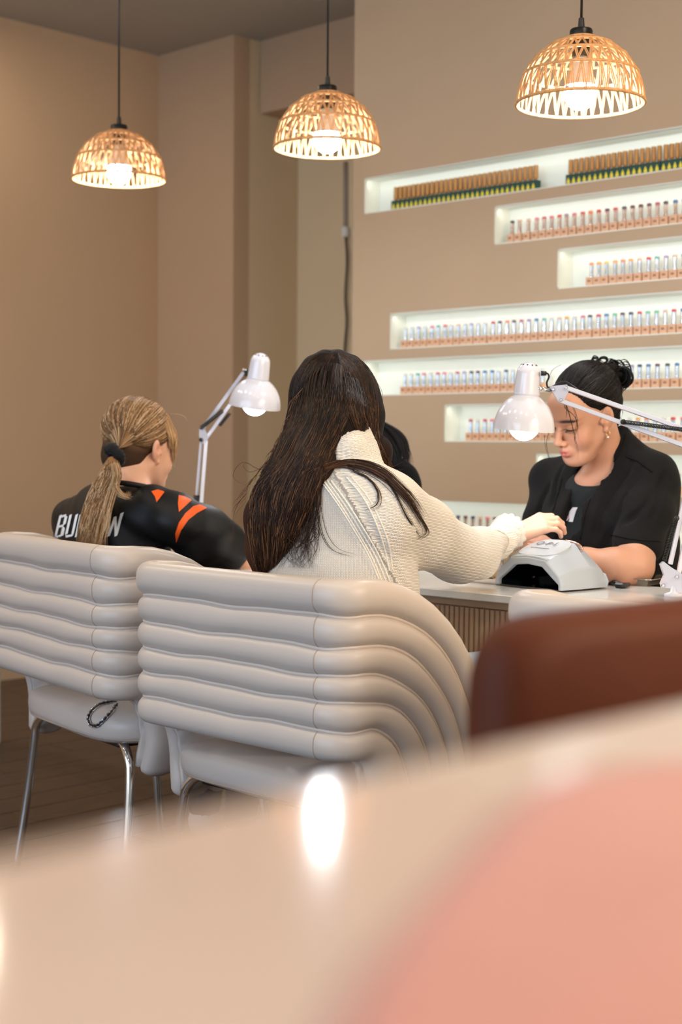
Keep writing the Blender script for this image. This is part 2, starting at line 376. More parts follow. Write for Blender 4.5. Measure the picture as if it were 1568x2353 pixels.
# ------------------------------------------------------------------ woven pendant lamps
def pendant(px, py, d, label):
    c = P(px, py, d=d)
    R = .15; Hh = .150
    t = thing('pendant_lamp', label, 'pendant lamp', c, 0, None)
    th = lambda f: (R*(.25+.75*math.sin(f*math.pi/2*1.0)**.95) if f < 1 else R, Hh*(1-f)) 
    def prof(f):      # f 0 top .. 1 rim
        a = math.radians(14+(88-14)*f); return R*math.sin(a)/math.sin(math.radians(88)), Hh*(math.cos(a)-math.cos(math.radians(88)))/(math.cos(math.radians(14))-math.cos(math.radians(88)))
    fr = [0, .22, .42, .62, 1.0]
    fr = [0, .20, .42, .66, 1.0]
    sh = obj('shade_rim', MB().tube([(R*math.cos(a), R*math.sin(a), 0) for a in np.linspace(0, 2*math.pi, 72, False)], .0042, 6, closed=True), MT['rope'], t, True)
    for f in fr[:-1]:
        r, z = prof(f); obj('shade_ring', MB().tube([(r*math.cos(a), r*math.sin(a), z) for a in np.linspace(0, 2*math.pi, 48, False)], .0038, 6, closed=True), MT['rope'], t, True)
    cnt = [22, 28, 35, 40]
    for j in range(4):
        w = MB(); n = cnt[j]
        for k in range(n):
            a0 = 2*math.pi*(k+random.uniform(-.12, .12))/n
            for s in (0, 1):
                a1 = a0+(.5 if s else -.5)*2*math.pi/n+random.uniform(-.25, .25)*2*math.pi/n
                for dup in ((-.5, .5) if j else (0, .6)):
                    da = dup*.0042/R
                    pts = []
                    for q in np.linspace(0, 1, 4):
                        f = fr[j]+(fr[j+1]-fr[j])*q; r, z = prof(f); a = a0+da+(a1-a0)*q
                        pts.append((r*math.cos(a), r*math.sin(a), z))
                    w.tube(pts, .0017, 4, cap=False)
        o = obj('woven_cord', w, MT['rope'], t, True); o['kind'] = 'stuff'
    obj('canopy_collar', MB().lathe([(0, .172), (.0250, .172), (.027, .168), (.027, .150), (.0, .150)], n=28), MT['black_metal'], t, auto=40)
    obj('strain_relief', MB().lathe([(.0035, .200), (.0065, .198), (.0085, .172), (.0, .172)], n=16), MT['black'], t, auto=50)
    obj('socket', MB().lathe([(0, .15), (.021, .15), (.021, .128), (.0235, .126), (.0235, .121), (.021, .119), (.021, .108), (0, .108)], n=24), MT['black'], t, auto=40)
    obj('bulb_base', MB().lathe([(.0, .112), (.0165, .110), (.0175, .090), (.030, .052), (.0375, .040)], n=24), MT['bulb_base'], t, True)
    obj('bulb', MB().lathe([(.0375, .040), (.0385, .028), (.036, .010), (.028, -.004), (.015, -.0125), (0, -.015)], n=24), MT['bulb'], t, True)
    obj('cord', MB().tube([(0, 0, .19), (0, 0, H-c[2])], .0032, 8), MT['black'], t, True)
    obj('ceiling_rose', MB().lathe([(0, H-c[2]), (.05, H-c[2]), (.05, H-c[2]-.02), (.01, H-c[2]-.03), (0, H-c[2]-.03)], n=24), MT['black'], t, auto=40)
pendant(273.5, 412, F*.3/214, 'woven paper-rope dome pendant, leftmost and lowest of three, above blonde customer')
pendant(752, 340, F*.3/245, 'woven paper-rope dome pendant in the middle, above the long-haired customer')
pendant(1334, 238, F*.3/293, 'woven paper-rope dome pendant at right, largest, in front of the polish wall')

# ------------------------------------------------------------------ channelled armchairs
def smoothstep(x): x = np.clip(x, 0, 1); return x*x*(3-2*x)
ZB = [.845, .780, .723, .672, .624, .573, .518]
AB = [.418, .375, .330, .281, .232, .170, .082]
ZC = .42; HW = .285; RC = .045
def chan_path(k):
    """boundary curve k of the shell: left front -> back -> right front; returns points, outward normals, in-surface 'up' vectors"""
    z = ZB[k]; a = AB[k]-RC*.0; b = z-ZC
    pts = []; nor = []; upv = []
    def side(sg):
        out = []
        for th in np.linspace(math.pi/2, .0, 13):
            y = RC+(a-RC)*math.sin(th); zz = ZC+b*math.cos(th)
            g = np.array([0, math.sin(th)/max(a, .01), math.cos(th)/b]); g /= np.linalg.norm(g)
            out.append(((sg*HW, y, zz), (sg, 0, 0), tuple(g)))
        ext = []
        for e in (.055, .03):
            ext.append(((sg*HW*(1-.04*e/.055), a-.10*e, ZC-e), (sg, 0, 0), (0, 1, 0)))
        return ext+out
    L = side(-1)
    for th in np.linspace(0, math.pi/2, 6)[1:]:
        L.append(((-HW+RC-RC*math.cos(th), RC-RC*math.sin(th), z), (-math.cos(th), -math.sin(th), 0), (0, 0, 1)))
    for x in np.linspace(-HW+RC, HW-RC, 16)[1:-1]:
        L.append(((x, .004*math.sin(9*x+k)*0, z), (0, -1, 0), (0, 0, 1)))
    for th in np.linspace(math.pi/2, 0, 6)[:-1]:
        L.append(((HW-RC+RC*math.cos(th), RC-RC*math.sin(th), z), (math.cos(th), -math.sin(th), 0), (0, 0, 1)))
    L += side(1)[::-1]
    a_ = [np.array([q[j] for q in L], float) for j in range(3)]
    return a_
def make_chair(label):
    t = thing('armchair', label, 'chair')
    paths = [chan_path(k) for k in range(7)]
    wob = lambda k, s: .0022*np.sin(s*5.1+k*1.7)+.0010*np.sin(s*11+k*2.9)
    for k in range(6):
        (p0, n0, u0), (p1, n1, u1) = paths[k], paths[k+1]
        s = np.linspace(0, 1, len(p0))*6
        pa = p0+u0*wob(k, s)[:, None]*(k > 0); pb = p1+u1*wob(k+1, s)[:, None]*(k < 5)
        ctr = (pa+pb)/2; U = (pa-pb); h = np.linalg.norm(U, axis=1)/2; U = U/np.linalg.norm(U, axis=1)[:, None]
        N = (n0+n1)/2; m = len(ctr); T = 24; vs = []; fs = []
        capn = 4
        # rounded ends: shrink the section at both ends
        rows = []
        for i in range(m): rows.append((ctr[i], N[i], U[i], h[i], 1.0))
        tan0 = ctr[0]-ctr[1]; tan0 /= np.linalg.norm(tan0); tan1 = ctr[-1]-ctr[-2]; tan1 /= np.linalg.norm(tan1)
        pre = [(ctr[0]+tan0*.022*math.sin(q), N[0], U[0], h[0], max(math.cos(q), .02)) for q in (1.5, 1.2, .8, .4)]
        post = [(ctr[-1]+tan1*.022*math.sin(q), N[-1], U[-1], h[-1], max(math.cos(q), .02)) for q in (.4, .8, 1.2, 1.5)]
        rows = pre+rows+post
        for (c, n, u, hh, sc) in rows:
            for q in range(T):
                a = 2*math.pi*q/T; ca, sa = math.cos(a), math.sin(a)
                yy = np.sign(sa)*abs(sa)**.80*hh*1.01*sc
                xx = np.sign(ca)*abs(ca)**.85*((.026 if k else .030) if ca > 0 else .024)*sc
                vs.append(c+n*xx+u*yy)
        for i in range(len(rows)-1):
            for q in range(T): fs.append((i*T+q, i*T+(q+1) % T, (i+1)*T+(q+1) % T, (i+1)*T+q))
        fs += [tuple(range(T-1, -1, -1)), tuple((len(rows)-1)*T+q for q in range(T))]
        b = MB(); b.add(vs, fs); rl = obj('back_channel', b, MT['leather'], t, True)
        # vertical stitched seams near both back corners
        for sg in (1,):
            sm = MB()
            i = min(range(m), key=lambda i: abs(ctr[i][0]-sg*(HW-RC))+abs(ctr[i][1]))
            pts = []
            for a in np.linspace(-1.35, 1.35, 11):
                ca, sa = math.cos(a), math.sin(a)
                pts.append(ctr[i]+N[i]*(abs(ca)**.85*(.0262 if k else .0302))+U[i]*(np.sign(sa)*abs(sa)**.8*h[i]*1.01))
            sm.tube(pts, .0009, 5)
            obj('seam', sm, MT['thread'], rl, True)
    for k in range(1, 6):
        p, n, u = paths[k]; s = np.linspace(0, 1, len(p))*6; pts = p+u*wob(k, s)[:, None]+n*.0125
        obj('piping', MB().tube(catmull(pts, 90), .0034, 7), MT['piping'], t, True)
    # inner lining of the shell (pleated leather)
    vs = []; fs = []; (p0, n0, u0), (p1, n1, u1) = paths[0], paths[6]
    m = len(p0)
    for i in range(m):
        for q in np.linspace(0, 1, 7):
            w = .003*math.sin(i*2.1)
            vs.append(p0[i]*(1-q)+p1[i]*q-n0[i]*(.020+w)-u0[i]*(.02*(1-q)))
    for i in range(m-1):
        for q in range(6): fs.append((i*7+q, i*7+q+1, (i+1)*7+q+1, (i+1)*7+q))
    b = MB(); b.add(vs, fs); lin = obj('lining', b, MT['leather'], t, True)
    sd = lin.modifiers.new('solid', 'SOLIDIFY'); sd.thickness = .012
    # seat cushion: superellipsoid slab
    vs = []; nu, nv = 48, 24
    for i in range(nv+1):
        ph = -math.pi/2+math.pi*i/nv
        for j in range(nu):
            a = 2*math.pi*j/nu; c = lambda v, e: math.copysign(abs(v)**e, v)
            x = c(math.cos(ph), .32)*c(math.cos(a), .48)*.262; y = c(math.cos(ph), .32)*c(math.sin(a), .48)*.235
            z = c(math.sin(ph), .62)*.042
            z += .006*math.sin(x*8)*math.cos(y*9)
            vs.append((x, y+.250, z+.440))
    fs = [(i*nu+j, i*nu+(j+1) % nu, (i+1)*nu+(j+1) % nu, (i+1)*nu+j) for i in range(nv) for j in range(nu)]
    b = MB(); b.add(vs, fs); seat = obj('seat', b, MT['leather'], t, True)
    b = MB()
    L = [(math.copysign(abs(math.cos(a))**.48, math.cos(a))*.2555, math.copysign(abs(math.sin(a))**.48, math.sin(a))*.2293+.250, .418) for a in np.linspace(0, 2*math.pi, 64, False)]
    b.tube(L, .0022, 5, closed=True); obj('seam', b, MT['thread'], seat, True)
    b = MB(); b.box((0, .24, .400), (.36, .34, .014), bev=.004); obj('seat_base', b, MT['black'], t)
    for sx in (-1, 1):
        for sy, yb in ((-1, .075), (1, .40)):
            x = sx*.17; top = [(sx*.05, yb, .425), (sx*.14, yb, .422), (sx*.190, yb, .408), (sx*.222, yb-sy*-.004, .382), (sx*.234, yb+sy*.006, .34), (sx*.245, yb+sy*.02, .20), (sx*.262, yb+sy*.045, .008)]
            obj('leg', MB().tube(catmull(top, 30), .0105, 12), MT['chrome'], t, True)
            ft = MB().lathe([(0, 0), (.013, 0), (.013, .012), (0, .012)], c=(sx*.262, yb+sy*.045, 0), n=12); obj('foot_cap', ft, MT['black'], t)
    return t
ch2 = make_chair('cream channelled leather armchair in the centre, under the long-haired customer')
ch2.location = (-2.10, 1.875, 0)
index_kids()
ch1 = copy_tree(ch2); ch1['label'] = 'cream channelled leather armchair at left edge, under the blonde customer'
q1 = P(226, 1263, d=3.17); ch1.scale = (1.08, 1, 1.022)
ch1.location = (q1[0]-.262*1.08*math.cos(math.radians(-10)), q1[1]+.262*1.08*math.sin(math.radians(10))+.025, 0); ch1.rotation_euler = (0, 0, math.radians(-10))
ch3 = copy_tree(ch2); ch3['label'] = 'empty cream channelled armchair at right, mostly hidden by brown chair'
ch3.location = (-1.20, 1.945, 0)
for c in (ch1, ch2, ch3): c['group'] = 'cream channelled armchairs along the nail table'

# ------------------------------------------------------------------ nail table
TY0, TY1, TZ = 2.555, 2.985, .76
XT0, XT1 = -4.75, -.85
nt_ = thing('nail_table', 'long nail table with white marble top and tan fluted front', 'table', (-2.8, 2.77, 0))
L = lambda v: (v[0]+2.8, v[1]-2.77, v[2])
obj('tabletop', MB().box(L(((XT0+XT1)/2, (TY0+TY1)/2, TZ-.009)), (XT1-XT0, TY1-TY0, .018), bev=.002), MT['marble'], nt_)
fp = obj('front_panel', MB().box(L(((XT0+XT1)/2, TY0+.046, .612)), (XT1-XT0-.06, .012, .255)).box(L(((XT0+XT1)/2, TY0+.036, .733)), (XT1-XT0-.06, .014, .018)), MT['flute'], nt_)
fb = MB().lathe([(0, -.115), (.0068, -.115), (.0068, .115), (0, .115)], n=10)
fme = mesh_of('flute', fb, MT['flute'], True)
for i in range(260):
    x = XT1-.04-i*.0146
    if x < XT0+.04: break
    o = bpy.data.objects.new('flute', fme); COL.objects.link(o); o.parent = fp; o.location = L((x, TY0+.040, .605))
for x in (XT0+.15, -2.95, -1.15):
    obj('leg_panel', MB().box(L((x, 2.79, .37)), (.04, .34, .74), bev=.003), MT['niche'], nt_)

# ------------------------------------------------------------------ reception counter in the foreground (very near, out of focus)
CZ = .990
cx = -.280
counter_m = mat('pale_blush_gloss_top', s2l(230, 208, 196), .09, noise=.05, nscale=2.2)
ct = thing('counter', 'glossy pale blush counter top filling the blurred foreground', 'counter', (.25, .3, 0))
obj('counter_top', MB().box((-.25+(cx+1.2)/2, .25, CZ-.015), (1.2-cx, 3.4, .03), bev=.006), counter_m, ct)
obj('counter_body', MB().box((-.25+(cx+1.2)/2+.06, .25, (CZ-.03)/2), (1.2-cx-.16, 3.2, CZ-.03), bev=.004), MT['niche'], ct)
# salmon cloth: a soft folded towel lying on the counter
salm = mat('salmon_towel', s2l(218, 150, 134), .85, noise=.06, nscale=14, sheen=.2, bump=.5, bscale=300)
def cloth(name, outline, h, m, zc):
    o = np.array(outline, float); c = o.mean(0); vs = []; fs = []; n = len(o); R = 7
    for i in range(R+1):
        f = 1-i/R
        for q in o: 
            p = c+(q-c)*f; z = h*(1-f**5)**.5+.0015*math.sin(30*p[0]+20*p[1])*(1-f)
            vs.append((p[0], p[1], zc+z))
    for i in range(R):
        for k in range(n): fs.append((i*n+k, i*n+(k+1) % n, (i+1)*n+(k+1) % n, (i+1)*n+k))
    fs.append(tuple(range(n-1, -1, -1)))
    b = MB(); b.add(vs, fs); return b
ol = [P(x, y, Z=CZ) for x, y in ((1580, 1745), (1420, 1765), (1270, 1800), (1160, 1870), (1060, 1975), (940, 2110), (800, 2290), (700, 2600), (1100, 3000), (2400, 3000), (2600, 2200), (2000, 1850))]
cl = cloth('towel', [(p[0], p[1]) for p in catmull([p for p in ol]+[ol[0]], 60)[:-1]], .004, salm, CZ+.0005)
o = obj('towel', cl, salm, smooth=True); tag(o, 'salmon pink folded towel lying on the near counter, far out of focus', 'towel')

# ------------------------------------------------------------------ brown leather chair between counter and table
br = mat('cognac_leather', s2l(90, 38, 12), .6, spec=.25, noise=.12, nscale=5, bump=.2, bscale=200)
q0 = P(1190, 1440, d=1.0); bx0, by0, bz0 = q0
bt = thing('tub_chair', 'brown leather chair back, blurred, at the right behind the counter', 'chair', (bx0, by0+.25, 0))
vs = []; fs = []; nU, nV = 25, 9
b = MB()
import itertools
def slab(w, h, th, R, x0, z0, bend=0):
    """rounded upright panel: width along y, height along z, thickness x"""
    b = MB(); rows = []
    n = 40
    out = []
    for k in range(n):
        a = 2*math.pi*k/n; c = lambda v, e: math.copysign(abs(v)**e, v)
        out.append((c(math.cos(a), .17)*w/2, c(math.sin(a), .17)*h/2))
    prof = [(0, -1), (.90, -1), (.97, -.8), (1, -.35), (1, .35), (.97, .8), (.90, 1), (0, 1)]
    vs = []
    for s, t in prof:
        for (y, z) in out:
            yy = (y-math.copysign(min(abs(y), (1-s)*w/2), y)) if s > .5 else y*s
            zz = (z-math.copysign(min(abs(z), (1-s)*w/2), z)) if s > .5 else z*s
            vs.append((x0+t*th/2-bend*(yy/(w/2))**2, yy, z0+zz))
    fs = [(i*n+k, i*n+(k+1) % n, (i+1)*n+(k+1) % n, (i+1)*n+k) for i in range(len(prof)-1) for k in range(n)]
    b.add(vs, fs); return b
obj('backrest', slab(.50, .42, .055, .05, 0, bz0-.21+.004, .03), br, bt, True)
obj('seat', MB().box((-.24, 0, .52), (.46, .46, .09), bev=.03), br, bt)
for sx in (-.42, -.05):
    for sy in (-.2, .2): obj('leg', MB().tube([(sx, sy, .49), (sx, sy*1.1, 0.0)], [.016, .011], 10), MT['black_metal'], bt, True)

# ------------------------------------------------------------------ articulated lamps
def bolt(b, c, r, ax): b.lathe([(0, -.006), (r, -.006), (r, .004), (r*.7, .006), (0, .006)], c=c, axis=ax, n=12)
def spring(b, p, q, r, n, w=.0011):
    p = np.array(p); q = np.array(q); t = q-p; Ln = np.linalg.norm(t); t /= Ln; a = np.cross(t, (0, 0, 1)); a /= np.linalg.norm(a); c = np.cross(t, a)
    s = np.linspace(0, 1, n*8); b.tube([p+t*Ln*u+r*(a*math.cos(2*math.pi*n*u)+c*math.sin(2*math.pi*n*u)) for u in s], w, 4)
CAMN = -FW
def lamp_head(t, top, rim, rb, rr, bulb_drop=.012):
    """top = crown point of the cylinder, rim = rim centre; rb radius of cylinder, rr rim radius"""
    top = np.array(top); rim = np.array(rim); ax = rim-top; L = np.linalg.norm(ax); ax /= L
    hb = L*.54   # bowl height
    prof = []
    for a in np.linspace(0, math.pi/2, 8): prof.append((rb*.92*math.sin(a), rb*.92*(1-math.cos(a))))
    prof += [(rb*.96, L*.30), (rb, L*.455), (rb*1.0, L*.458), (rb*1.03, L*.462)]
    for a in np.linspace(.42, math.pi/2, 10): prof.append((rr*math.sin(a), L-hb*.94*math.cos(a)/math.cos(.42)))
    prof += [(rr, L), (rr-.0015, L)]
    for a in np.linspace(math.pi/2, .42, 8): prof.append(((rr-.0025)*math.sin(a), L-(hb-.003)*.93*math.cos(a)/math.cos(.42)))
    prof += [(rb*.9, L*.47), (0, L*.47)]
    sh = obj('lamp_shade', MB().lathe([(r, z) for r, z in prof], c=top, axis=ax, n=48), MT['white_gloss'], t, auto=50)
    # vent holes on the crown
    a = np.cross(ax, CAMN); a /= np.linalg.norm(a); b_ = np.cross(a, ax); vh = MB()
    for k in range(10):
        an = 2*math.pi*k/10; dr = a*math.cos(an)+b_*math.sin(an); p = top+dr*rb*.60+ax*rb*.21
        nn = dr*.62-ax*.78; vh.lathe([(0, .0006), (.0020, .0006), (.0020, -.002)], c=p, axis=nn, n=8)
    obj('vent_hole', vh, MT['black'], sh)
    bl = MB()
    bc = rim-ax*.012; rbu = rr*.50
    bl.sphere(bc, (rbu,)*3, 12)
    obj('bulb', bl, mat_lampbulb, t, True)
mat_lampbulb = mat('desk_bulb_glow', (1, 1, 1), .3, emis=(.96, 1.0, 1.0), est=30)
# --- right lamp
bp = P(1545, 1362, Z=TZ)
t = thing('desk_lamp', 'white spring-arm desk lamp in front of the technician in black jacket', 'desk lamp', bp, world=True)
YL = 2.80
lamp_head(t, P(1217, 832, Y=YL-.04), P(1204, 989, Y=YL-.04), .0300, .0715)
pb = MB(); tri = [P(x, y, Y=YL) for x, y in ((1262, 888), (1303, 884), (1308, 896), (1293, 926), (1284, 924))]
def plate(pts, th, n):
    pts = [np.array(p) for p in pts]; n = np.array(n, float); n /= np.linalg.norm(n); b = MB(); m = len(pts)
    b.add([p-n*th/2 for p in pts]+[p+n*th/2 for p in pts], [tuple(range(m-1, -1, -1)), tuple(range(m, 2*m))]+[(i, (i+1) % m, m+(i+1) % m, m+i) for i in range(m)]); return b
obj('pivot_plate', plate(tri, .012, CAMN), MT['white_gloss'], t)
b = MB(); [bolt(b, P(x, y, Y=YL)+CAMN*.008, .0032, CAMN) for x, y in ((1270, 896), (1299, 892), (1287, 920))]; obj('bolt', b, MT['chrome'], t, True)
b = MB(); b.tube([P(1241, 893, Y=YL-.03), P(1268, 897, Y=YL)], .0042, 10); bolt(b, P(1240, 893, Y=YL-.03), .0055, RT); obj('swivel_bolt', b, MT['chrome'], t, True)
EL = P(1592, 1004, Y=YL); EL2 = P(1600, 1040, Y=YL)
u1, v1 = P(1304, 892, Y=YL), P(1602, 996, Y=YL)
l1, m1, v2 = P(1290, 921, Y=YL), P(1431, 970, Y=YL), P(1600, 1034, Y=YL)
obj('upper_rod', MB().beam(u1, v1, .0095, .0095, up=CAMN, bev=.001), MT['white_gloss'], t)
obj('upper_rod', MB().beam(l1, v2, .0095, .0095, up=CAMN, bev=.001), MT['white_gloss'], t)
b = MB(); spring(b, m1+CAMN*.012, P(1598, 992, Y=YL)+CAMN*.012, .0042, 46); obj('spring', b, MT['black'], t, True)
b = MB(); bolt(b, m1+CAMN*.010, .0060, CAMN); obj('bolt', b, MT['black'], t, True)
obj('elbow_plate', plate([P(x, y, Y=YL) for x, y in ((1590, 985), (1615, 990), (1622, 1030), (1604, 1060), (1588, 1040))], .014, CAMN), MT['white_gloss'], t)
g0, g1 = P(1541, 1296, Y=YL), P(1596, 1045, Y=YL); h0, h1 = P(1559, 1325, Y=YL), P(1612, 1050, Y=YL)
obj('lower_rod', MB().beam(g0, g1, .0095, .0095, up=CAMN, bev=.001), MT['white_gloss'], t)
obj('lower_rod', MB().beam(h0, h1, .0095, .0095, up=CAMN, bev=.001), MT['white_gloss'], t)
b = MB(); s0, s1 = P(1524, 1288, Y=YL), P(1552, 1194, Y=YL); spring(b, s0+CAMN*.012, s1+CAMN*.012, .0040, 26); obj('spring', b, MT['black'], t, True)
b = MB(); bolt(b, P(1553, 1191, Y=YL)+CAMN*.01, .0055, CAMN); obj('bolt', b, MT['black'], t, True)
obj('base_bracket', plate([P(x, y, Y=YL) for x, y in ((1517, 1296), (1524, 1290), (1541, 1303), (1566, 1318), (1566, 1362), (1555, 1362), (1553, 1353), (1521, 1350), (1518, 1340), (1526, 1322))], .016, CAMN), MT['white_gloss'], t)
b = MB(); [bolt(b, P(x, y, Y=YL)+CAMN*.01, .003, CAMN) for x, y in ((1553, 1325), (1522, 1345))]; obj('bolt', b, MT['chrome'], t, True)
b = MB(); b.lathe([(0, 0), (.024, 0), (.024, .008), (.012, .012), (.008, .03), (0, .03)], c=P(1552, 1372, Z=TZ), n=20); obj('clamp_foot', b, MT['white_gloss'], t, True)
b = MB(); w = [P(1248, 858, Y=YL-.03), P(1258, 858, Y=YL-.02), P(1262, 866, Y=YL), P(1257, 880, Y=YL), P(1262, 892, Y=YL+.01), P(1278, 884, Y=YL+.012), P(1300, 878, Y=YL+.012), P(1330, 896, Y=YL+.01)]
b.tube(catmull(w, 40), .0022, 7); b.lathe([(0, 0), (.006, 0), (.005, .012), (0, .012)], c=P(1244, 858, Y=YL-.035), axis=RT, n=12); obj('cord', b, MT['black'], t, True)
# --- left lamp
YL = 2.83
bp = P(455, 1180, Y=YL); bp[2] = TZ
t = thing('desk_lamp', 'white spring-arm desk lamp between the blonde customer and the long-haired customer', 'desk lamp', bp, world=True)
lamp_head(t, P(601, 811, Y=YL-.03), P(585, 935, Y=YL-.03), .0300, .0725)
b = MB(); b.box(P(567, 857, Y=YL), (.012, .012, .02), bev=.003); obj('knob', b, MT['black'], t); b = MB(); bolt(b, P(560, 849, Y=YL), .004, CAMN); obj('bolt', b, MT['chrome'], t)
J = P(468, 990, Y=YL)
obj('upper_rod', MB().beam(P(560, 856, Y=YL), P(464, 988, Y=YL), .0095, .0095, up=CAMN, bev=.001), MT['white_gloss'], t)
obj('upper_rod', MB().beam(P(572, 868, Y=YL+.01), P(474, 1008, Y=YL+.01), .0095, .0095, up=CAMN, bev=.001), MT['white_gloss'], t)
b = MB(); spring(b, P(463, 984, Y=YL)+CAMN*.012, P(512, 945, Y=YL)+CAMN*.012, .005, 20, .0016); spring(b, P(528, 950, Y=YL+.02), P(505, 978, Y=YL+.02), .004, 12, .0014); obj('spring', b, MT['black'], t, True)
obj('elbow_plate', plate([P(x, y, Y=YL) for x, y in ((459, 985), (470, 985), (480, 1005), (472, 1022), (462, 1018), (458, 1000))], .014, CAMN), MT['white_gloss'], t)
b = MB(); bolt(b, P(463, 1011, Y=YL)+CAMN*.01, .006, CAMN); obj('bolt', b, MT['black'], t, True)
obj('lower_rod', MB().beam(P(463, 1012, Y=YL), P(449, 1180, Y=YL), .0085, .0085, up=CAMN, bev=.001), MT['white_gloss'], t)
obj('lower_rod', MB().beam(P(474, 1012, Y=YL), P(461, 1180, Y=YL), .0105, .0105, up=CAMN, bev=.001), MT['white_gloss'], t)
q = P(456, 1165, Y=YL)
b = MB(); b.tube([(q[0], q[1], TZ), (q[0], q[1], q[2]+.035)], .014, 12); obj('stem', b, MT['black'], t, True)
b = MB().lathe([(0, 0), (.045, 0), (.045, .01), (.02, .018), (0, .018)], c=(q[0], q[1], TZ), n=24); obj('base', b, MT['white_gloss'], t, True)

# ------------------------------------------------------------------ sculpting toolkit: signed distance fields -> one smooth mesh
class SDF:
    def __init__(s, lo, hi, h):
        s.lo = np.array(lo, np.float32); s.h = h; s.n = np.ceil((np.array(hi)-np.array(lo))/h).astype(int)+1
        s.v = np.full(s.n, .08, np.float32); s.ax = [s.lo[i]+h*np.arange(s.n[i], dtype=np.float32) for i in range(3)]
    def _sub(s, lo, hi):
        sl = []
        for i in range(3):
            a = max(0, int((lo[i]-s.lo[i])/s.h)); b = min(s.n[i], int((hi[i]-s.lo[i])/s.h)+2)
            if b <= a: return None
            sl.append(slice(a, b))
        return tuple(sl), [s.ax[0][sl[0]][:, None, None], s.ax[1][sl[1]][None, :, None], s.ax[2][sl[2]][None, None, :]]
    def _comb(s, sl, d, k, op):
        v = s.v[sl]
        if op == 'add':
            if k > 0:
                hh = np.maximum(k-np.abs(v-d), 0)/k; s.v[sl] = np.minimum(v, d)-hh*hh*k*.25
            else: s.v[sl] = np.minimum(v, d)
        elif op == 'sub':
            d = -d
            if k > 0:
                hh = np.maximum(k-np.abs(v-d), 0)/k; s.v[sl] = np.maximum(v, d)+hh*hh*k*.25
            else: s.v[sl] = np.maximum(v, d)
    def cone(s, a, b, ra, rb, k=.01, op='add', flat=None):
        a = np.array(a, np.float32); b = np.array(b, np.float32); R = max(ra, rb)+k+.012
        q = s._sub(np.minimum(a, b)-R, np.maximum(a, b)+R)
        if q is None: return s
        sl, (X, Y, Z) = q; d = b-a; L2 = float(d@d)+1e-12
        px, py, pz = X-a[0], Y-a[1], Z-a[2]
        t = np.clip((px*d[0]+py*d[1]+pz*d[2])/L2, 0, 1)
        ds = np.sqrt((px-t*d[0])**2+(py-t*d[1])**2+(pz-t*d[2])**2)-(ra+t*(rb-ra))
        s._comb(sl, ds, k, op); return s
    def chain(s, pts, rs, k=.01, op='add'):
        for i in range(len(pts)-1): s.cone(pts[i], pts[i+1], rs[i], rs[i+1], k, op)
        return s
    def ell(s, c, r, M=None, k=.01, op='add'):
        c = np.array(c, np.float32); r = np.array(r, np.float32)
        if M is None: ext = r
        else: M = np.array(M, np.float32); ext = np.sqrt(((M*r)**2).sum(1))
        R = ext+k+.012; q = s._sub(c-R, c+R)
        if q is None: return s
        sl, (X, Y, Z) = q; x, y, z = X-c[0], Y-c[1], Z-c[2]
        if M is not None:
            x, y, z = (x*M[0, 0]+y*M[1, 0]+z*M[2, 0], x*M[0, 1]+y*M[1, 1]+z*M[2, 1], x*M[0, 2]+y*M[1, 2]+z*M[2, 2])
        k0 = np.sqrt((x/r[0])**2+(y/r[1])**2+(z/r[2])**2); k1 = np.sqrt((x/r[0]**2)**2+(y/r[1]**2)**2+(z/r[2]**2)**2)+1e-9
        s._comb(sl, k0*(k0-1)/k1, k, op); return s
    def plane(s, c, n, k=.01):
        """cut away everything on the side n points to"""
        n = np.array(n, float); n /= np.linalg.norm(n); X, Y, Z = s.ax[0][:, None, None], s.ax[1][None, :, None], s.ax[2][None, None, :]
        d = (X-c[0])*n[0]+(Y-c[1])*n[1]+(Z-c[2])*n[2]
        v = s.v; hh = np.maximum(k-np.abs(v-d), 0)/max(k, 1e-9); s.v = (np.maximum(v, d)+hh*hh*k*.25).astype(np.float32); return s
    def disp(s, fn):
        s.v += fn(s.ax[0][:, None, None], s.ax[1][None, :, None], s.ax[2][None, None, :]).astype(np.float32); return s
    def mesh(s):
        v = s.v; ins = v < 0; nx, ny, nz = v.shape
        C = [(i, j, k) for i in (0, 1) for j in (0, 1) for k in (0, 1)]
        cnt = np.zeros((nx-1, ny-1, nz-1), np.int8)
        for i, j, k in C: cnt += ins[i:nx-1+i, j:ny-1+j, k:nz-1+k]
        act = np.argwhere((cnt > 0) & (cnt < 8)); idx = np.full(cnt.shape, -1, np.int64); idx[tuple(act.T)] = np.arange(len(act))
        acc = np.zeros((len(act), 3)); w = np.zeros(len(act))
        val = {c: v[act[:, 0]+c[0], act[:, 1]+c[1], act[:, 2]+c[2]] for c in C}
        for a in C:
            for ax in range(3):
                if a[ax]: continue
                b = list(a); b[ax] = 1; b = tuple(b); va, vb = val[a], val[b]; m = (va < 0) != (vb < 0)
                t = np.where(m, va/(va-vb+1e-20), 0); p = np.array(a, float)[None]+np.zeros((len(act), 1)); p[:, ax] = t
                acc += p*m[:, None]; w += m
        V = s.lo+s.h*(act+acc/w[:, None])
        Fs = []
        for ax in range(3):
            o = [q for q in range(3) if q != ax]
            sa = [slice(1, -1)]*3; sa[ax] = slice(0, -1); sb = list(sa); sb[ax] = slice(1, None)
            A, B = ins[tuple(sa)], ins[tuple(sb)]
            e = np.argwhere(A != B); 
            if not len(e): continue
            off = np.ones(3, int); off[ax] = 0; e = e+off
            fl = ins[tuple(e.T)]
            def cell(du, dv):
                c = e.copy(); c[:, o[0]] -= du; c[:, o[1]] -= dv; return idx[tuple(c.T)]
            q = np.stack([cell(1, 1), cell(0, 1), cell(0, 0), cell(1, 0)], 1)
            if ax == 1: q = q[:, ::-1]
            q[~fl] = q[~fl][:, ::-1]
            Fs.append(q)
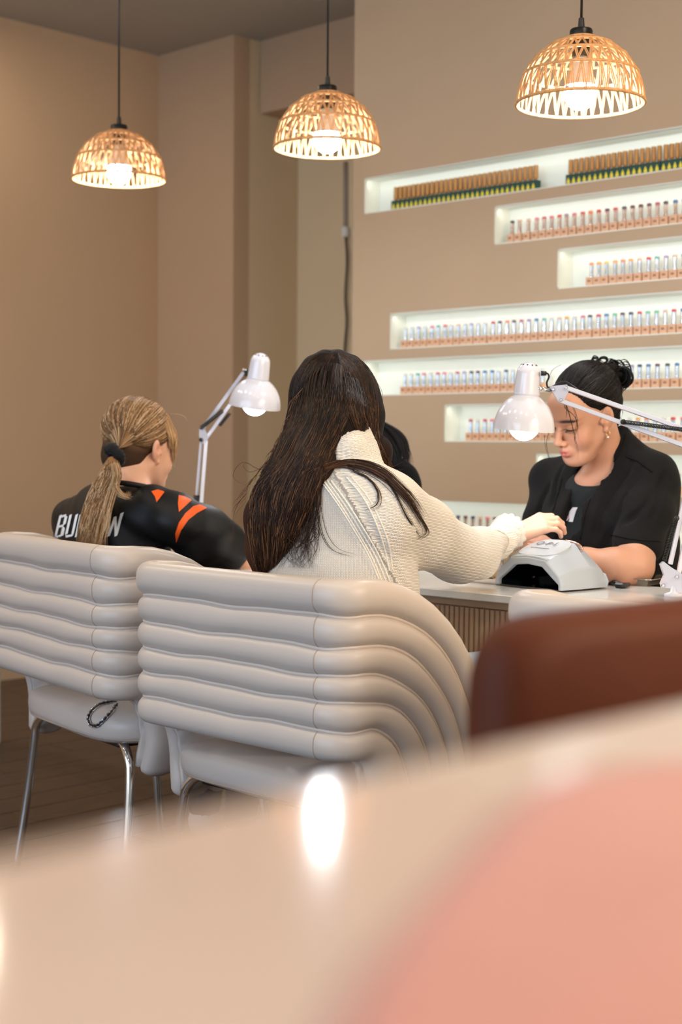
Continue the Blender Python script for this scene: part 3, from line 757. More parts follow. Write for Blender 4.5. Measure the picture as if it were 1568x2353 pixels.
        return V, np.vstack(Fs)
def merge(*ms):
    V = []; Fc = []; n = 0
    for v, f in ms: V.append(v); Fc.append(f+n); n += len(v)
    return np.vstack(V), np.vstack(Fc)
def vnormals(V, Fc):
    a = V[Fc[:, 2]]-V[Fc[:, 0]]; b = V[Fc[:, 3]]-V[Fc[:, 1]]; n = np.cross(a, b); N = np.zeros_like(V)
    for k in range(4): np.add.at(N, Fc[:, k], n)
    return N/(np.linalg.norm(N, axis=1)[:, None]+1e-12)
def bvh(V, Fc): return BVHTree.FromPolygons([tuple(q) for q in V.tolist()], [tuple(q) for q in Fc.tolist()])
def shoot(tree, px, py, off=0.0):
    """first surface point seen at pixel, lifted off the surface"""
    v = FW+RT*(px-784)/F-UP*(py-1176.5)/F; v = v/np.linalg.norm(v)
    h = tree.ray_cast(Vector(CAM), Vector(v))
    if h[0] is None: return None
    return np.array(h[0])+np.array(h[1])*off*(1 if Vector(v).dot(h[1]) < 0 else -1)
def headR(yaw, pit, rol):
    f = np.array([-math.sin(yaw)*math.cos(pit), math.cos(yaw)*math.cos(pit), -math.sin(pit)]); r = np.array([math.cos(yaw), math.sin(yaw), 0]); u = np.cross(r, f)
    return np.stack([r*math.cos(rol)+u*math.sin(rol), f, -r*math.sin(rol)+u*math.cos(rol)], 1)
def head(S, c, M, s=1.0, full=1.0):
    """head in local axes x right, y forward, z up; c = centre between the ears"""
    T = lambda x, y, z: np.array(c)+M@(np.array([x, y, z])*s)
    e = lambda p, r, k=.012, op='add', R=None: S.ell(T(*p), np.array(r)*s, M if R is None else M@R, k*s, op)
    cn = lambda a, b, ra, rb, k=.01, op='add': S.cone(T(*a), T(*b), ra*s, rb*s, k*s, op)
    e((0, -.018, .040), (.073, .093, .084), .02)
    e((0, .030, -.010), (.062, .058, .085), .03)
    e((0, .040, -.063), (.041, .042, .043), .03)
    for g in (-1, 1):
        cn((g*.052, -.002, -.043), (g*.022, .066, -.092), .020, .016, .025)
        e((g*.036, .060, -.036), (.026, .022, .026), .02)
        cn((g*.012, .084, .018), (g*.044, .070, .018), .010, .010, .015)
    e((0, .076, -.096), (.021, .019, .016), .018)
    e((0, .062, .045), (.052, .030, .040), .03)
    if full:
        for g in (-1, 1):
            e((g*.031, .094, .000), (.017, .013, .011), .012, 'sub')
            e((g*.031, .0745, -.001), (.0150, .0140, .0120), .003)
            e((g*.031, .0810, .0045), (.0170, .0095, .0060), .004)     # lowered upper lid
            e((g*.031, .0805, -.0095), (.0150, .0070, .0040), .005)    # lower lid
            e((g*.0115, .0985, -.040), (.0085, .0095, .0078), .005)
        cn((0, .084, .012), (0, .108, -.030), .0075, .0095, .010)
        e((0, .1105, -.0345), (.0105, .0100, .0092), .006)
        for g in (-1, 1): e((g*.0065, .104, -.0450), (.0042, .006, .0035), .002, 'sub')
        cn((-.0055, .0995, -.049), (-.0045, .1005, -.056), .003, .003, .004); cn((.0055, .0995, -.049), (.0045, .1005, -.056), .003, .003, .004)
        e((0, .085, -.066), (.026, .016, .018), .012)
        for g in (-1, 1):
            cn((0, .1010, -.0618), (g*.011, .0970, -.0618), .0050, .0046, .003); cn((g*.012, .0960, -.0625), (g*.0235, .0850, -.0665), .0040, .0020, .003)
            cn((0, .0985, -.0722), (g*.011, .0955, -.0716), .0064, .0056, .003); cn((g*.011, .0950, -.0708), (g*.022, .0855, -.0675), .0046, .002, .003)
        cn((-.020, .0935, -.0668), (0, .104, -.0668), .0009, .0011, .001, 'sub'); cn((.020, .0935, -.0668), (0, .104, -.0668), .0009, .0011, .001, 'sub')
        e((0, .094, -.0815), (.014, .006, .0035), .008, 'sub')
    for g in (-1, 1):
        R = np.array([[math.cos(g*.35), -math.sin(g*.35), 0], [math.sin(g*.35), math.cos(g*.35), 0], [0, 0, 1]])
        R = R@np.array([[1, 0, 0], [0, math.cos(.2), -math.sin(.2)], [0, math.sin(.2), math.cos(.2)]])
        e((g*.0775, -.008, -.004), (.0080, .0175, .0305), .004, 'add', R)
        e((g*.0825, -.004, .004), (.0050, .0095, .0165), .003, 'sub', R)
        e((g*.0790, -.010, .012), (.0055, .0050, .010), .003, 'add', R)
        e((g*.0755, .0045, -.0335), (.0065, .0075, .0085), .004)
        e((g*.0735, .0100, -.009), (.006, .006, .008), .004)
    return T
def hand(S, w, d, pn, L, curl, spread=.0, thumb=None, side=1, k=.006):
    """w wrist point, d direction to the knuckles, pn back-of-hand normal; curl = 4 lists of three bend angles"""
    d = np.array(d, float); d /= np.linalg.norm(d); pn = np.array(pn, float); pn -= d*(pn@d); pn /= np.linalg.norm(pn); sd = np.cross(d, pn)*side
    q = L/.185
    S.cone(w-d*.03, w+d*.012, .024*q, .022*q, k)
    for u in (-.026, -.009, .009, .025):
        S.cone(w+d*.008+sd*u*.55*q, w+d*(.086-.20*abs(u))*q+sd*u*q, .0150*q, .0115*q, .010)
    tips = []
    for i, (u, ln, rr) in enumerate(((-.028, .070, .0086), (-.0095, .078, .0088), (.0095, .073, .0083), (.0275, .058, .0074))):
        b = w+d*(.088-.22*abs(u))*q+sd*u*q; dr = d+sd*u*spread*10; dr /= np.linalg.norm(dr); a = 0
        for j, fr in enumerate((.46, .30, .24)):
            a += curl[i][j]; v = dr*math.cos(a)-pn*math.sin(a); e = b+v*ln*fr*q
            S.cone(b, e, rr*q*(1-.07*j), rr*q*(.93-.07*j), .0025 if j else .005); b = e
        tips.append((b, v, pn*math.cos(a)+dr*math.sin(a)))
    if thumb is not None:
        b = w+d*.022*q-sd*.024*q; pts = [b]+[np.array(p) for p in thumb]
        S.chain(pts, [.0145*q, .0115*q, .0100*q, .0085*q], .006)
    return tips
def skin_col(V, base, seed=0, extra=None):
    c = np.ones((len(V), 4), np.float32); c[:, :3] = base
    n = np.sin(V[:, 0]*70+seed)*np.sin(V[:, 1]*80)*np.sin(V[:, 2]*65); c[:, :3] *= (1+.03*n)[:, None]
    if extra: extra(V, c)
    return c
def blend(c, w, col): c[:, :3] = c[:, :3]*(1-w[:, None])+np.array(col)*w[:, None]
def gl(L, p, r): return np.exp(-(((L-np.array(p))/np.array(r))**2).sum(1))
def strands(name, paths, r0, r1, cols, m, parent, n=14, sides=3, tips=.25):
    """hair: each path a few knots; built as thin tapered tubes in one mesh (hair = stuff)"""
    K = len(paths); 
    if not K: return None
    t = np.linspace(0, 1, n); V = np.zeros((K, n, sides, 3)); 
    for i, p in enumerate(paths):
        c = catmull(p, n); T = np.gradient(c, axis=0); T /= np.linalg.norm(T, axis=1)[:, None]+1e-9
        a = np.cross(T, FW); a /= np.linalg.norm(a, axis=1)[:, None]+1e-9; b = np.cross(T, a)
        rr = (r0+(r1-r0)*RNG.random())*np.clip(np.minimum(np.minimum(1, (1-t)/tips+.12), t/.12+.25), .1, 1)
        for k in range(sides):
            an = 2*math.pi*k/sides+.5; V[i, :, k] = c+(a*math.cos(an)+b*math.sin(an))*rr[:, None]
    base = np.arange(K)[:, None, None, None]*n*sides; ii = np.arange(n-1)[None, :, None, None]*sides
    kk = np.arange(sides)[None, None, :, None]; k2 = (kk+1) % sides
    Fc = np.concatenate([base+ii+kk, base+ii+k2, base+ii+sides+k2, base+ii+sides+kk], 3).reshape(-1, 4)
    cc = np.ones((K, n, sides, 4), np.float32); cc[..., :3] = np.array(cols)[:, None, None, :] if np.ndim(cols) == 2 else np.array(cols)[:, :, None, :]
    o = link_mesh(name, V.reshape(-1, 3), Fc, m, parent, parent.matrix_world.translation if False else PLOC(parent), True, {'col': ('FLOAT_COLOR', cc.reshape(-1, 4))})
    o['kind'] = 'stuff'; return o
def PLOC(p):
    """world location of the person's Empty (children meshes carry world-minus-this coordinates)"""
    while p is not None and p.type != 'EMPTY': p = p.parent
    return np.array(p.location) if p is not None else np.zeros(3)
def sdf_obj(name, VF, m, parent, col=None, **at):
    V, Fc = VF; attrs = {k: v for k, v in at.items()}
    if col is not None: attrs['col'] = ('FLOAT_COLOR', col)
    return link_mesh(name, V, Fc, m, parent, PLOC(parent), True, attrs)
M_skin = mat('skin', s2l(224, 172, 148), .46, spec=.4, sub=.12, attr='col', bump=.08, bscale=500)
M_hair = mat('hair', (.03, .02, .015), .5, spec=.25, attr='col')
M_hbase = mat('hair_base', (.03, .02, .015), .75, spec=.15, attr='col')
M_black = mat('black_cotton', s2l(17, 17, 19), .85, sheen=.03, bump=.35, bscale=900, spec=.2)
M_navy = mat('navy_trousers', s2l(22, 24, 34), .8, sheen=.2)
M_jean = mat('light_denim', s2l(168, 182, 200), .8, noise=.08, nscale=60, bump=.3, bscale=500)
M_shoe = mat('white_shoe', s2l(215, 212, 208), .6)
def lower_body(parent, hip, fwd, m, sole, shoe=M_shoe, knee=.43, spread=.10):
    """trousers: pelvis, thighs, shins down to the floor in a seated pose, plus shoes"""
    hip = np.array(hip); fwd = np.array(fwd)/np.linalg.norm(fwd); sd = np.array([fwd[1], -fwd[0], 0])
    S = SDF(hip-np.array([.62, .62, .52]), hip+np.array([.62, .62, .18]), .012)
    S.ell(hip+fwd*.02+np.array([0, 0, .03]), (.165, .125, .11), np.stack([sd, fwd, (0, 0, 1)], 1), .03)
    S2 = []
    for g in (-1, 1):
        a = hip+sd*g*.085; kn = hip+fwd*knee+sd*g*spread+np.array([0, 0, .01]); an = kn-fwd*.06+np.array([0, 0, -(kn[2]-.09)])
        S.cone(a, kn, .085, .062, .03); S.cone(kn, an, .060, .045, .02)
        b = SDF(an-np.array([.2, .2, .12]), an+np.array([.2, .2, .10]), .008); b.cone(an+np.array([0, 0, -.045]), an+fwd*.13+np.array([0, 0, -.055]), .040, .034, .02).cone(an, an+np.array([0, 0, -.04]), .036, .04, .02); b.plane(an+np.array([0, 0, -.088]), (0, 0, -1), .004)
        S2.append(b.mesh())
    o = sdf_obj('trousers', S.mesh(), m, parent)
    for v in S2: sdf_obj('shoe', v, shoe, parent)
    return o

# ================================================================== long-haired customer (cream sweater), back to the camera
def noise3(V, f, seed=0):
    x, y, z = V[..., 0]*f, V[..., 1]*f, V[..., 2]*f
    return (np.sin(x+1.3*np.sin(y*.9+seed)+seed)+np.sin(y*1.1+1.2*np.sin(z*1.2+seed*2))+np.sin(z*.95+1.4*np.sin(x*.8+seed*3)))/3
def knit_mat():
    m = bpy.data.materials.new('cream_knit'); m.use_nodes = True; nt = m.node_tree; N = nt.nodes; Lk = nt.links; b = N['Principled BSDF']
    def math_(op, a, c=None, d=None):
        n = N.new('ShaderNodeMath'); n.operation = op
        for i, q in enumerate((a, c, d)):
            if q is None: continue
            if isinstance(q, (int, float)): n.inputs[i].default_value = q
            else: Lk.new(q, n.inputs[i])
        return n.outputs[0]
    at = N.new('ShaderNodeAttribute'); at.attribute_name = 'kuv'; sp = N.new('ShaderNodeSeparateXYZ'); Lk.new(at.outputs['Vector'], sp.inputs[0])
    u = math_('MULTIPLY', sp.outputs[0], 1/.0058); v = math_('MULTIPLY', sp.outputs[1], 1/.0046)
    fu = math_('FRACT', u); tri = math_('ABSOLUTE', math_('SUBTRACT', fu, .5))            # 0 at column centre, .5 at the edge
    vv = math_('ADD', v, math_('MULTIPLY', tri, 1.5)); w1 = math_('MULTIPLY_ADD', math_('SINE', math_('MULTIPLY', vv, 2*math.pi)), .5, .5)
    col = math_('SUBTRACT', 1.0, math_('POWER', math_('MULTIPLY', tri, 2), 3)); mid = math_('SMOOTH_MIN', 1.0, math_('MULTIPLY', tri, 14), .3)
    st = math_('MULTIPLY', math_('MULTIPLY', col, mid), math_('MULTIPLY_ADD', w1, .55, .45))
    rib = sp.outputs[2]                                                              # 0 plain .. 1 openwork rib band
    hole = math_('MULTIPLY', math_('GREATER_THAN', w1, .62), math_('GREATER_THAN', tri, .30))
    stt = math_('SUBTRACT', st, math_('MULTIPLY', math_('MULTIPLY', hole, rib), .9))
    bp = N.new('ShaderNodeBump'); bp.inputs['Strength'].default_value = .9; bp.inputs['Distance'].default_value = .0022; Lk.new(stt, bp.inputs['Height']); Lk.new(bp.outputs[0], b.inputs['Normal'])
    mr = N.new('ShaderNodeMix'); mr.data_type = 'RGBA'; mr.inputs['A'].default_value = s2l(222, 209, 192)+(1,); mr.inputs['B'].default_value = s2l(248, 242, 232)+(1,)
    Lk.new(math_('MINIMUM', math_('MULTIPLY_ADD', stt, 1.7, .12), 1.0), mr.inputs['Factor']); Lk.new(mr.outputs['Result'], b.inputs['Base Color'])
    b.inputs['Roughness'].default_value = .9; b.inputs['Sheen Weight'].default_value = .3; b.inputs['Specular IOR Level'].default_value = .2
    return m
M_knit = knit_mat()
HB = P(770, 1500, Y=2.14)
bru = thing('person', 'person with long dark brown hair in a cream knit sweater, seated with back to viewer', 'person', (HB[0], HB[1], .5), world=True)
def P2(x, y, Y): return P(x, y, Y=Y)
# body under the clothes: head, neck, trunk, right hand
hc = P2(776, 950, 2.22); HM = headR(math.radians(4), math.radians(14), 0)
S = SDF((-2.48, 1.98, .62), (-1.93, 2.99, 1.36), .0027); hT = head(S, hc, HM, .97, 0)
S.cone(hT(0, -.03, -.06), P2(790, 1110, 2.15), .050, .045, .03)
S.ell(P2(780, 1240, 2.15), (.14, .08, .13), None, .03).ell(P2(780, 1400, 2.15), (.15, .10, .19), None, .05); S.cone(P2(680, 1180, 2.15), P2(870, 1185, 2.15), .04, .04, .02); S.cone(P2(790, 1130, 2.15), P2(790, 1080, 2.15), .045, .045, .02)
wr = P2(1180, 1232, 2.80)
kn = P2(1236, 1207, 2.835)
hand(S, wr, kn-wr, np.array([.30, -.45, .72]), .172, [[.55, .75, .55], [.45, .80, .5], [.45, .75, .5], [.5, .7, .5]], .10, [P2(1205, 1262, 2.84), P2(1232, 1262, 2.87), P2(1252, 1256, 2.89)], side=1)
S.chain([P2(870, 1188, 2.15), P2(965, 1228, 2.29), P2(1045, 1272, 2.46), P2(1098, 1266, 2.58), wr], [.038, .038, .036, .032, .026], .015)
V, Fc = S.mesh()
sdf_obj('body', (V, Fc), M_skin, bru, skin_col(V, s2l(236, 192, 168), 1))
# sweater
S = SDF(P2(780, 1200, 2.13)-np.array([.40, .26, .36]), P2(780, 1200, 2.13)+np.array([.34, .80, .26]), .0048)
S.ell(P2(786, 1240, 2.135), (.165, .115, .17), None, .03)
S.ell(P2(776, 1360, 2.135), (.185, .14, .16), None, .03)
S.ell(P2(776, 1440, 2.135), (.190, .145, .10), None, .03)
S.cone(P2(668, 1165, 2.13), P2(888, 1175, 2.13), .060, .062, .04)
S.cone(P2(740, 1140, 2.12), P2(840, 1135, 2.12), .062, .060, .04)
A0, A1, A2, A3, A4 = P2(892, 1178, 2.14), P2(965, 1226, 2.27), P2(1045, 1270, 2.46), P2(1098, 1266, 2.58), P2(1150, 1240, 2.73)
S.chain([A0, A1, A2, A3, A4], [.074, .071, .064, .054, .038], .025)
S.cone(P2(1144, 1250, 2.70), P2(1156, 1232, 2.745), .043, .041, .008)      # rolled cuff
S.cone(P2(662, 1175, 2.15), P2(668, 1260, 2.42), .065, .055, .03)          # left upper arm, mostly hidden by the hair
S.cone(P2(668, 1260, 2.42), P2(720, 1275, 2.62), .052, .042, .03)
# folds on sleeve and back
for a, b, r in (((905, 1215), (1010, 1318), .010), ((1010, 1190), (1070, 1290), .008), ((1085, 1220), (1120, 1300), .007), ((930, 1180), (990, 1290), .008)):
    pass
ctr = P2(786, 1240, 2.135)
def fold(X, Y, Z):
    w = np.sin((X-ctr[0])*26+6*np.sin(Z*7)+(Y-2.1)*18)*.0030+np.sin(Z*31+(Y-2.1)*22+3*np.sin(X*9))*.0026
    return w
S.disp(fold)
# collar: standing rolled polo neck
S.cone(P2(800, 1108, 2.13), P2(797, 1052, 2.15), .072, .064, .02)
c0, c1 = P2(800, 1075, 2.135), P2(792, 1020, 2.165)
S.cone(c0, c1, .068, .060, .012)
S.cone(P2(803, 1040, 2.115), P2(795, 1008, 2.135), .036, .034, .014)
# trim the wrist opening a bit
V, Fc = S.mesh()
px = proj(V)
ax = (P2(1150, 1240, 2.73)-A0); ax /= np.linalg.norm(ax)
seam = lambda V: None
# knit coordinates: body part / sleeve part, split along the raglan line
nrm = vnormals(V, Fc)
rag0, rag1 = P2(770, 1090, 2.05), P2(893, 1310, 2.09)
rd = rag1-rag0; rd /= np.linalg.norm(rd); rn = np.cross(rd, FW); rn /= np.linalg.norm(rn)
if rn@np.array([1, 0, 0]) < 0: rn = -rn
sd = (V-rag0)@rn                                             # >0 sleeve side
ub = np.arctan2(V[:, 0]-ctr[0], -(V[:, 1]-ctr[1]))*.17; vb = V[:, 2]
axp = np.array([P2(700, 1172, 2.15), A0, A1, A2, A3, A4]); cum = np.r_[0, np.cumsum(np.linalg.norm(np.diff(axp, axis=0), axis=1))]
ad = A4-A0; ad /= np.linalg.norm(ad); pn_ = np.array([.66, -.74, .1]); pu = np.cross(pn_, ad); pu /= np.linalg.norm(pu)
us = (V-A0)@pu; vs_ = (V-A0)@ad
sl = (sd > 0) & (V[:, 0] > ctr[0])
kuv = np.zeros((len(V), 3)); kuv[:, 0] = np.where(sl, us, ub); kuv[:, 1] = np.where(sl, vs_, vb)
band = ((np.abs(sd-.012) < .005) | (np.abs(sd+.014) < .005)) & (V[:, 0] > ctr[0]-.03)
colr = (V[:, 2] > c0[2]-.004) & (np.linalg.norm(V[:, :2]-c0[:2], axis=1) < .085)
kuv[:, 2] = band*1.0
# raglan ridges and collar ribs pushed into the geometry
ridge = (np.exp(-((sd-.0)/.004)**2)+np.exp(-((sd-.024)/.004)**2)+np.exp(-((sd+.026)/.004)**2)-.7*np.exp(-((sd-.012)/.004)**2)-.7*np.exp(-((sd+.014)/.004)**2))*(V[:, 0] > ctr[0]-.03)
V = V+nrm*(ridge*.0016)[:, None]
an = np.arctan2(V[:, 1]-c0[1], V[:, 0]-c0[0]); V = V+nrm*(np.where(colr, np.sin(an*44)*.0014, 0))[:, None]
cf = proj(V)[:, 0] > 1152
V = V+nrm*(np.where(cf, np.sin(us*420)*.0009, 0))[:, None]
sdf_obj('sweater', (V, Fc), M_knit, bru, None, kuv=('FLOAT_VECTOR', kuv))
# raglan rib lines, raised knitted cords down the back
_t = bvh(V, Fc); sw_ = bpy.data.objects['sweater']; M_rib = mat('cream_rib', s2l(246, 240, 228), .9, bump=.8, bscale=420)
def lay(pts, r, n=40):
    q = catmull([(x, y, 0) for x, y in pts], n); o = [shoot(_t, x, y, r*.25) for x, y, _ in q]; o = [k for k in o if k is not None]
    o = [k for i, k in enumerate(o) if i == 0 or np.linalg.norm(k-o[i-1]) < .03]
    if len(o) > 3: obj('raglan_rib', MB().tube(o, [r*(1+.25*math.sin(i*2.4)) for i in range(len(o))], 6), M_rib, sw_, True)
for dx in (-15, -9, 0, 9):
    lay([(752+dx, 1104), (790+dx, 1156), (828+dx, 1216), (862+dx, 1276), (888+dx, 1338)], .0017, 70)
for dx in (-4, 8): lay([(800+dx, 1096), (838+dx, 1142), (866+dx, 1196), (886+dx, 1252), (898+dx*.6, 1312)], .0017, 60)
# frilled cuff edge
b = MB(); cw = P2(1166, 1225, 2.765); cd_ = (wr-P2(1140, 1244, 2.70)); cd_ /= np.linalg.norm(cd_); e1 = np.cross(cd_, (0, 0, 1)); e1 /= np.linalg.norm(e1); e2 = np.cross(e1, cd_)
vs = []; n = 90
for i, (tt, rr) in enumerate(((-.012, .037), (-.002, .041), (.006, .041), (.012, .036), (.010, .031))):
    for k in range(n):
        a = 2*math.pi*k/n; w = .0022*math.sin(a*15)*(i in (2, 3)); vs.append(cw+cd_*(tt+w*.8)+(e1*math.cos(a)+e2*math.sin(a))*(rr+w))
b.add(vs, [(i*n+k, i*n+(k+1) % n, (i+1)*n+(k+1) % n, (i+1)*n+k) for i in range(4) for k in range(n)])
cu = obj('cuff', b, mat('cuff_knit', s2l(240, 234, 224), .9, bump=.4, bscale=500), bru, True); cu.modifiers.new('s', 'SOLIDIFY').thickness = .004
lower_body(bru, (HB[0]-.02, 2.115, .568), (0.05, 1, 0), M_jean, 0)
# hair: solid volume first
S = SDF(P2(740, 1050, 2.16)-np.array([.34, .22, .36]), P2(740, 1050, 2.16)+np.array([.24, .22, .30]), .0048)
e = lambda x, y, Y, r, k=.03: S.ell(P2(x, y, Y), r, None, k)
S.ell(hT(0, -.020, .046), np.array((.078, .100, .084)), HM, .015)
S.cone(hT(0, -.045, .01), hT(0, -.06, -.08), .072, .066, .03); S.ell(hT(.02, .035, .0), np.array((.066, .055, .085)), HM, .02)
YB = 2.055
S.chain([P2(770, 960, 2.13), P2(715, 1035, 2.10), P2(665, 1110, 2.055), P2(625, 1190, 2.03), P2(618, 1262, 2.03), P2(612, 1330, 2.035)], [.066, .060, .056, .052, .044, .026], .02)
S.chain([P2(745, 1000, 2.11), P2(725, 1075, 2.055), P2(695, 1140, 2.035), P2(672, 1210, 2.025), P2(650, 1300, 2.03)], [.060, .040, .035, .028, .016], .02)
S.chain([hT(.055, .02, 0), hT(.062, .035, -.07), P2(872, 1035, 2.24), P2(888, 1075, 2.25)], [.040, .032, .024, .010], .02)   # lock in front of the right shoulder
S.disp(lambda X, Y, Z: np.sin((X*.75+Y*.6)*190+4*np.sin(Z*9))*.0012)
HV, HF = S.mesh(); hcol = np.ones((len(HV), 4), np.float32); hcol[:, :3] = s2l(27, 20, 18)
zt = np.clip((1.12-HV[:, 2])/.25, 0, 1); hcol[:, :3] += zt[:, None]*(np.array(s2l(66, 40, 26))-np.array(s2l(34, 24, 20)))
hair = sdf_obj('hair', (HV, HF), M_hbase, bru, hcol); ht = bvh(HV, HF)
# strands laid over the volume, following the fall of the hair
C1 = [np.array(s2l(*c)) for c in ((24, 18, 16), (29, 21, 18), (36, 26, 21), (44, 31, 24), (58, 40, 29), (84, 56, 38))]
C2 = [np.array(s2l(*c)) for c in ((38, 25, 20), (48, 32, 24), (62, 41, 29), (80, 53, 36), (106, 72, 48), (142, 100, 66))]
paths, cols = [], []
gL = [(752, 806), (700, 842), (680, 905), (668, 960), (640, 1015), (612, 1070), (574, 1112), (560, 1160), (566, 1230), (585, 1300), (592, 1318)]
gR = [(790, 812), (800, 850), (802, 905), (796, 960), (776, 1010), (752, 1060), (735, 1110), (716, 1160), (690, 1220), (665, 1280), (655, 1318)]
gL = np.array(gL, float); gR = np.array(gR, float)
for i in range(4600):
    s = RNG.uniform(-.06, 1.03); w = 0; t0 = RNG.random()*.35 if i % 3 else 0; t1 = min(1, .55+RNG.random()*.5)
    ts = np.linspace(t0, t1, 9); g = gL*(1-s)+gR*s; gp = catmull(g, 60); pts = []
    fan = RNG.normal(0, 7); sw = RNG.uniform(0, 6)
    for q, t in enumerate(ts):
        p = gp[int(t*59)].copy(); p[0] += fan*(t-t0)*1.2+4.5*math.sin(t*9+sw)*t; h = shoot(ht, p[0], p[1], .0008+.0045*RNG.random()*t)
        if h is None:
            if pts: break
            continue
        if pts and np.linalg.norm(h-pts[-1]) > .08: break
        pts.append(h)
    if len(pts) < 4: continue
    paths.append(pts); k = RNG.random()**1.6
    nn = 14; cA, cB = C1[int(k*5.99)], C2[int(k*5.99)]; f = np.clip(np.linspace(t0, t0+(t1-t0)*len(pts)/9, nn)*1.7-.45, 0, 1)[:, None]
    cols.append(cA*(1-f)+cB*f)
gL = np.array([(784, 812), (835, 830), (862, 870), (868, 925), (868, 975), (872, 1015), (886, 1055), (902, 1088)], float)
gR = np.array([(776, 812), (784, 850), (794, 905), (802, 950), (818, 985), (838, 1015), (858, 1045), (874, 1070)], float)
for i in range(1300):
    s = RNG.random(); t0 = RNG.random()*.3 if i % 3 else 0; t1 = min(1, .6+RNG.random()*.45); ts = np.linspace(t0, t1, 9); gp = catmull(gL*(1-s)+gR*s, 60); pts = []; fan = RNG.normal(0, 5)
    for t in ts:
        p = gp[int(t*59)].copy(); p[0] += fan*(t-t0); h = shoot(ht, p[0], p[1], .0008+.003*RNG.random()*t)
        if h is None and not pts: continue
        if h is None or (pts and np.linalg.norm(h-pts[-1]) > .08): break
        pts.append(h)
    if len(pts) < 4: continue
    paths.append(pts); k = RNG.random()**1.4; f = np.clip(np.linspace(t0, t0+(t1-t0)*len(pts)/9, 14)*1.7-.55, 0, 1)[:, None]; cols.append(C1[int(k*5.99)]*(1-f)+C2[int(k*5.99)]*f)
strands('hair_strand', paths, .00035, .00075, np.array(cols), M_hair, hair)
# free locks: over the right shoulder, flyaways and ends
sw_t = bvh(V, Fc)
def onsw(pts, off=.004):
    out = []
    for x, y in pts:
        h = shoot(sw_t, x, y, off); h2 = shoot(ht, x, y, off)
        if h is None and h2 is None: out.append(None); continue
        if h2 is not None and (h is None or proj(h2)[2] < proj(h)[2]): h = h2
        out.append(h)
    return [o for o in out if o is not None]
paths, cols = [], []
lock = [(742, 1075), (780, 1068), (830, 1072), (880, 1092), (915, 1122), (945, 1155), (966, 1190), (974, 1220)]
for i in range(90):
    j = RNG.normal(0, 1, 2); e_ = RNG.uniform(.5, 1); n_ = int(5+3*e_)
    q = [(x+j[0]*(2+5*k/8), y+j[1]*(3+2*k)*.9) for k, (x, y) in enumerate(lock[:n_])]
    pp = onsw(q, .003+.004*RNG.random())
    if len(pp) > 3: paths.append(pp); cols.append(C2[int(RNG.random()*4.5)])
for lk in ([(745, 1090), (735, 1150), (745, 1220), (770, 1262), (815, 1278)], [(800, 1078), (845, 1100), (868, 1130), (866, 1160), (840, 1172)], [(880, 1095), (910, 1140), (935, 1190), (965, 1235)],
           [(700, 1120), (720, 1180), (705, 1230), (712, 1290)], [(760, 1060), (722, 1110), (690, 1180), (668, 1250), (640, 1310)], [(780, 1065), (745, 1090), (700, 1130), (690, 1200), (676, 1290)],
           [(930, 1135), (958, 1180), (976, 1210), (978, 1225), (958, 1238)], [(770, 1062), (730, 1075), (705, 1105), (712, 1150), (680, 1190)]):
    for i in range(7 if lk[0][0] != 745 else 3):
        j = RNG.normal(0, 2.2, 2); pp = onsw([(x+j[0]*(1+k*.4), y+j[1]) for k, (x, y) in enumerate(lk)], .003)
        if len(pp) > 3: paths.append(pp); cols.append(C2[int(RNG.random()*3.5)])
for i in range(70):     # hairs falling down the back of the sweater beside the main mass
    x0 = RNG.uniform(690, 745); pp = onsw([(x0+(q-.0)*RNG.normal(-16, 9)*.6+6*math.sin(q*4+i), 1120+q*62) for q in np.linspace(0, 3, 6)], .003+.003*RNG.random())
    if len(pp) > 3: paths.append(pp); cols.append(C2[int(RNG.random()*4)])
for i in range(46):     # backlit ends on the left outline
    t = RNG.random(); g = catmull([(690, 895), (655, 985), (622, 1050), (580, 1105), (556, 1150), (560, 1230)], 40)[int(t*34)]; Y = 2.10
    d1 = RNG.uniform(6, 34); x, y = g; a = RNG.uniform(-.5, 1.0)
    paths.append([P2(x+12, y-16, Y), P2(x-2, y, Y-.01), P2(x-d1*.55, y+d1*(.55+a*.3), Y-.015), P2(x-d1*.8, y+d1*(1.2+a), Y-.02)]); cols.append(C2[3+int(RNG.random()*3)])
for pts in ([(640, 1068), (600, 1080), (565, 1062), (545, 1072), (536, 1094), (548, 1108), (572, 1116)], [(650, 1060), (610, 1072), (575, 1085), (560, 1072), (566, 1064), (590, 1078)], [(872, 1040), (890, 1062), (902, 1072), (928, 1060)], [(872, 1030), (888, 1068), (912, 1080), (930, 1078)], [(868, 880), (878, 900), (880, 930), (872, 960)], [(740, 880), (768, 830), (774, 818), (778, 860), (786, 900)]):
    paths.append([P2(x, y, 2.12 if x < 700 else 2.24) for x, y in pts]); cols.append(C2[4])
for i in range(60):
    x0 = RNG.uniform(862, 892); paths.append([P2(x0-8, 1000, 2.24), P2(x0, 1035, 2.24), P2(x0+4+RNG.uniform(0, 8), 1062, 2.24), P2(x0+RNG.uniform(4, 26), RNG.uniform(1072, 1096), 2.24)]); cols.append(C2[1+int(RNG.random()*4.5)])
strands('loose_hair', paths, .0004, .0008, np.array(cols), M_hair, hair, n=18, tips=.5)

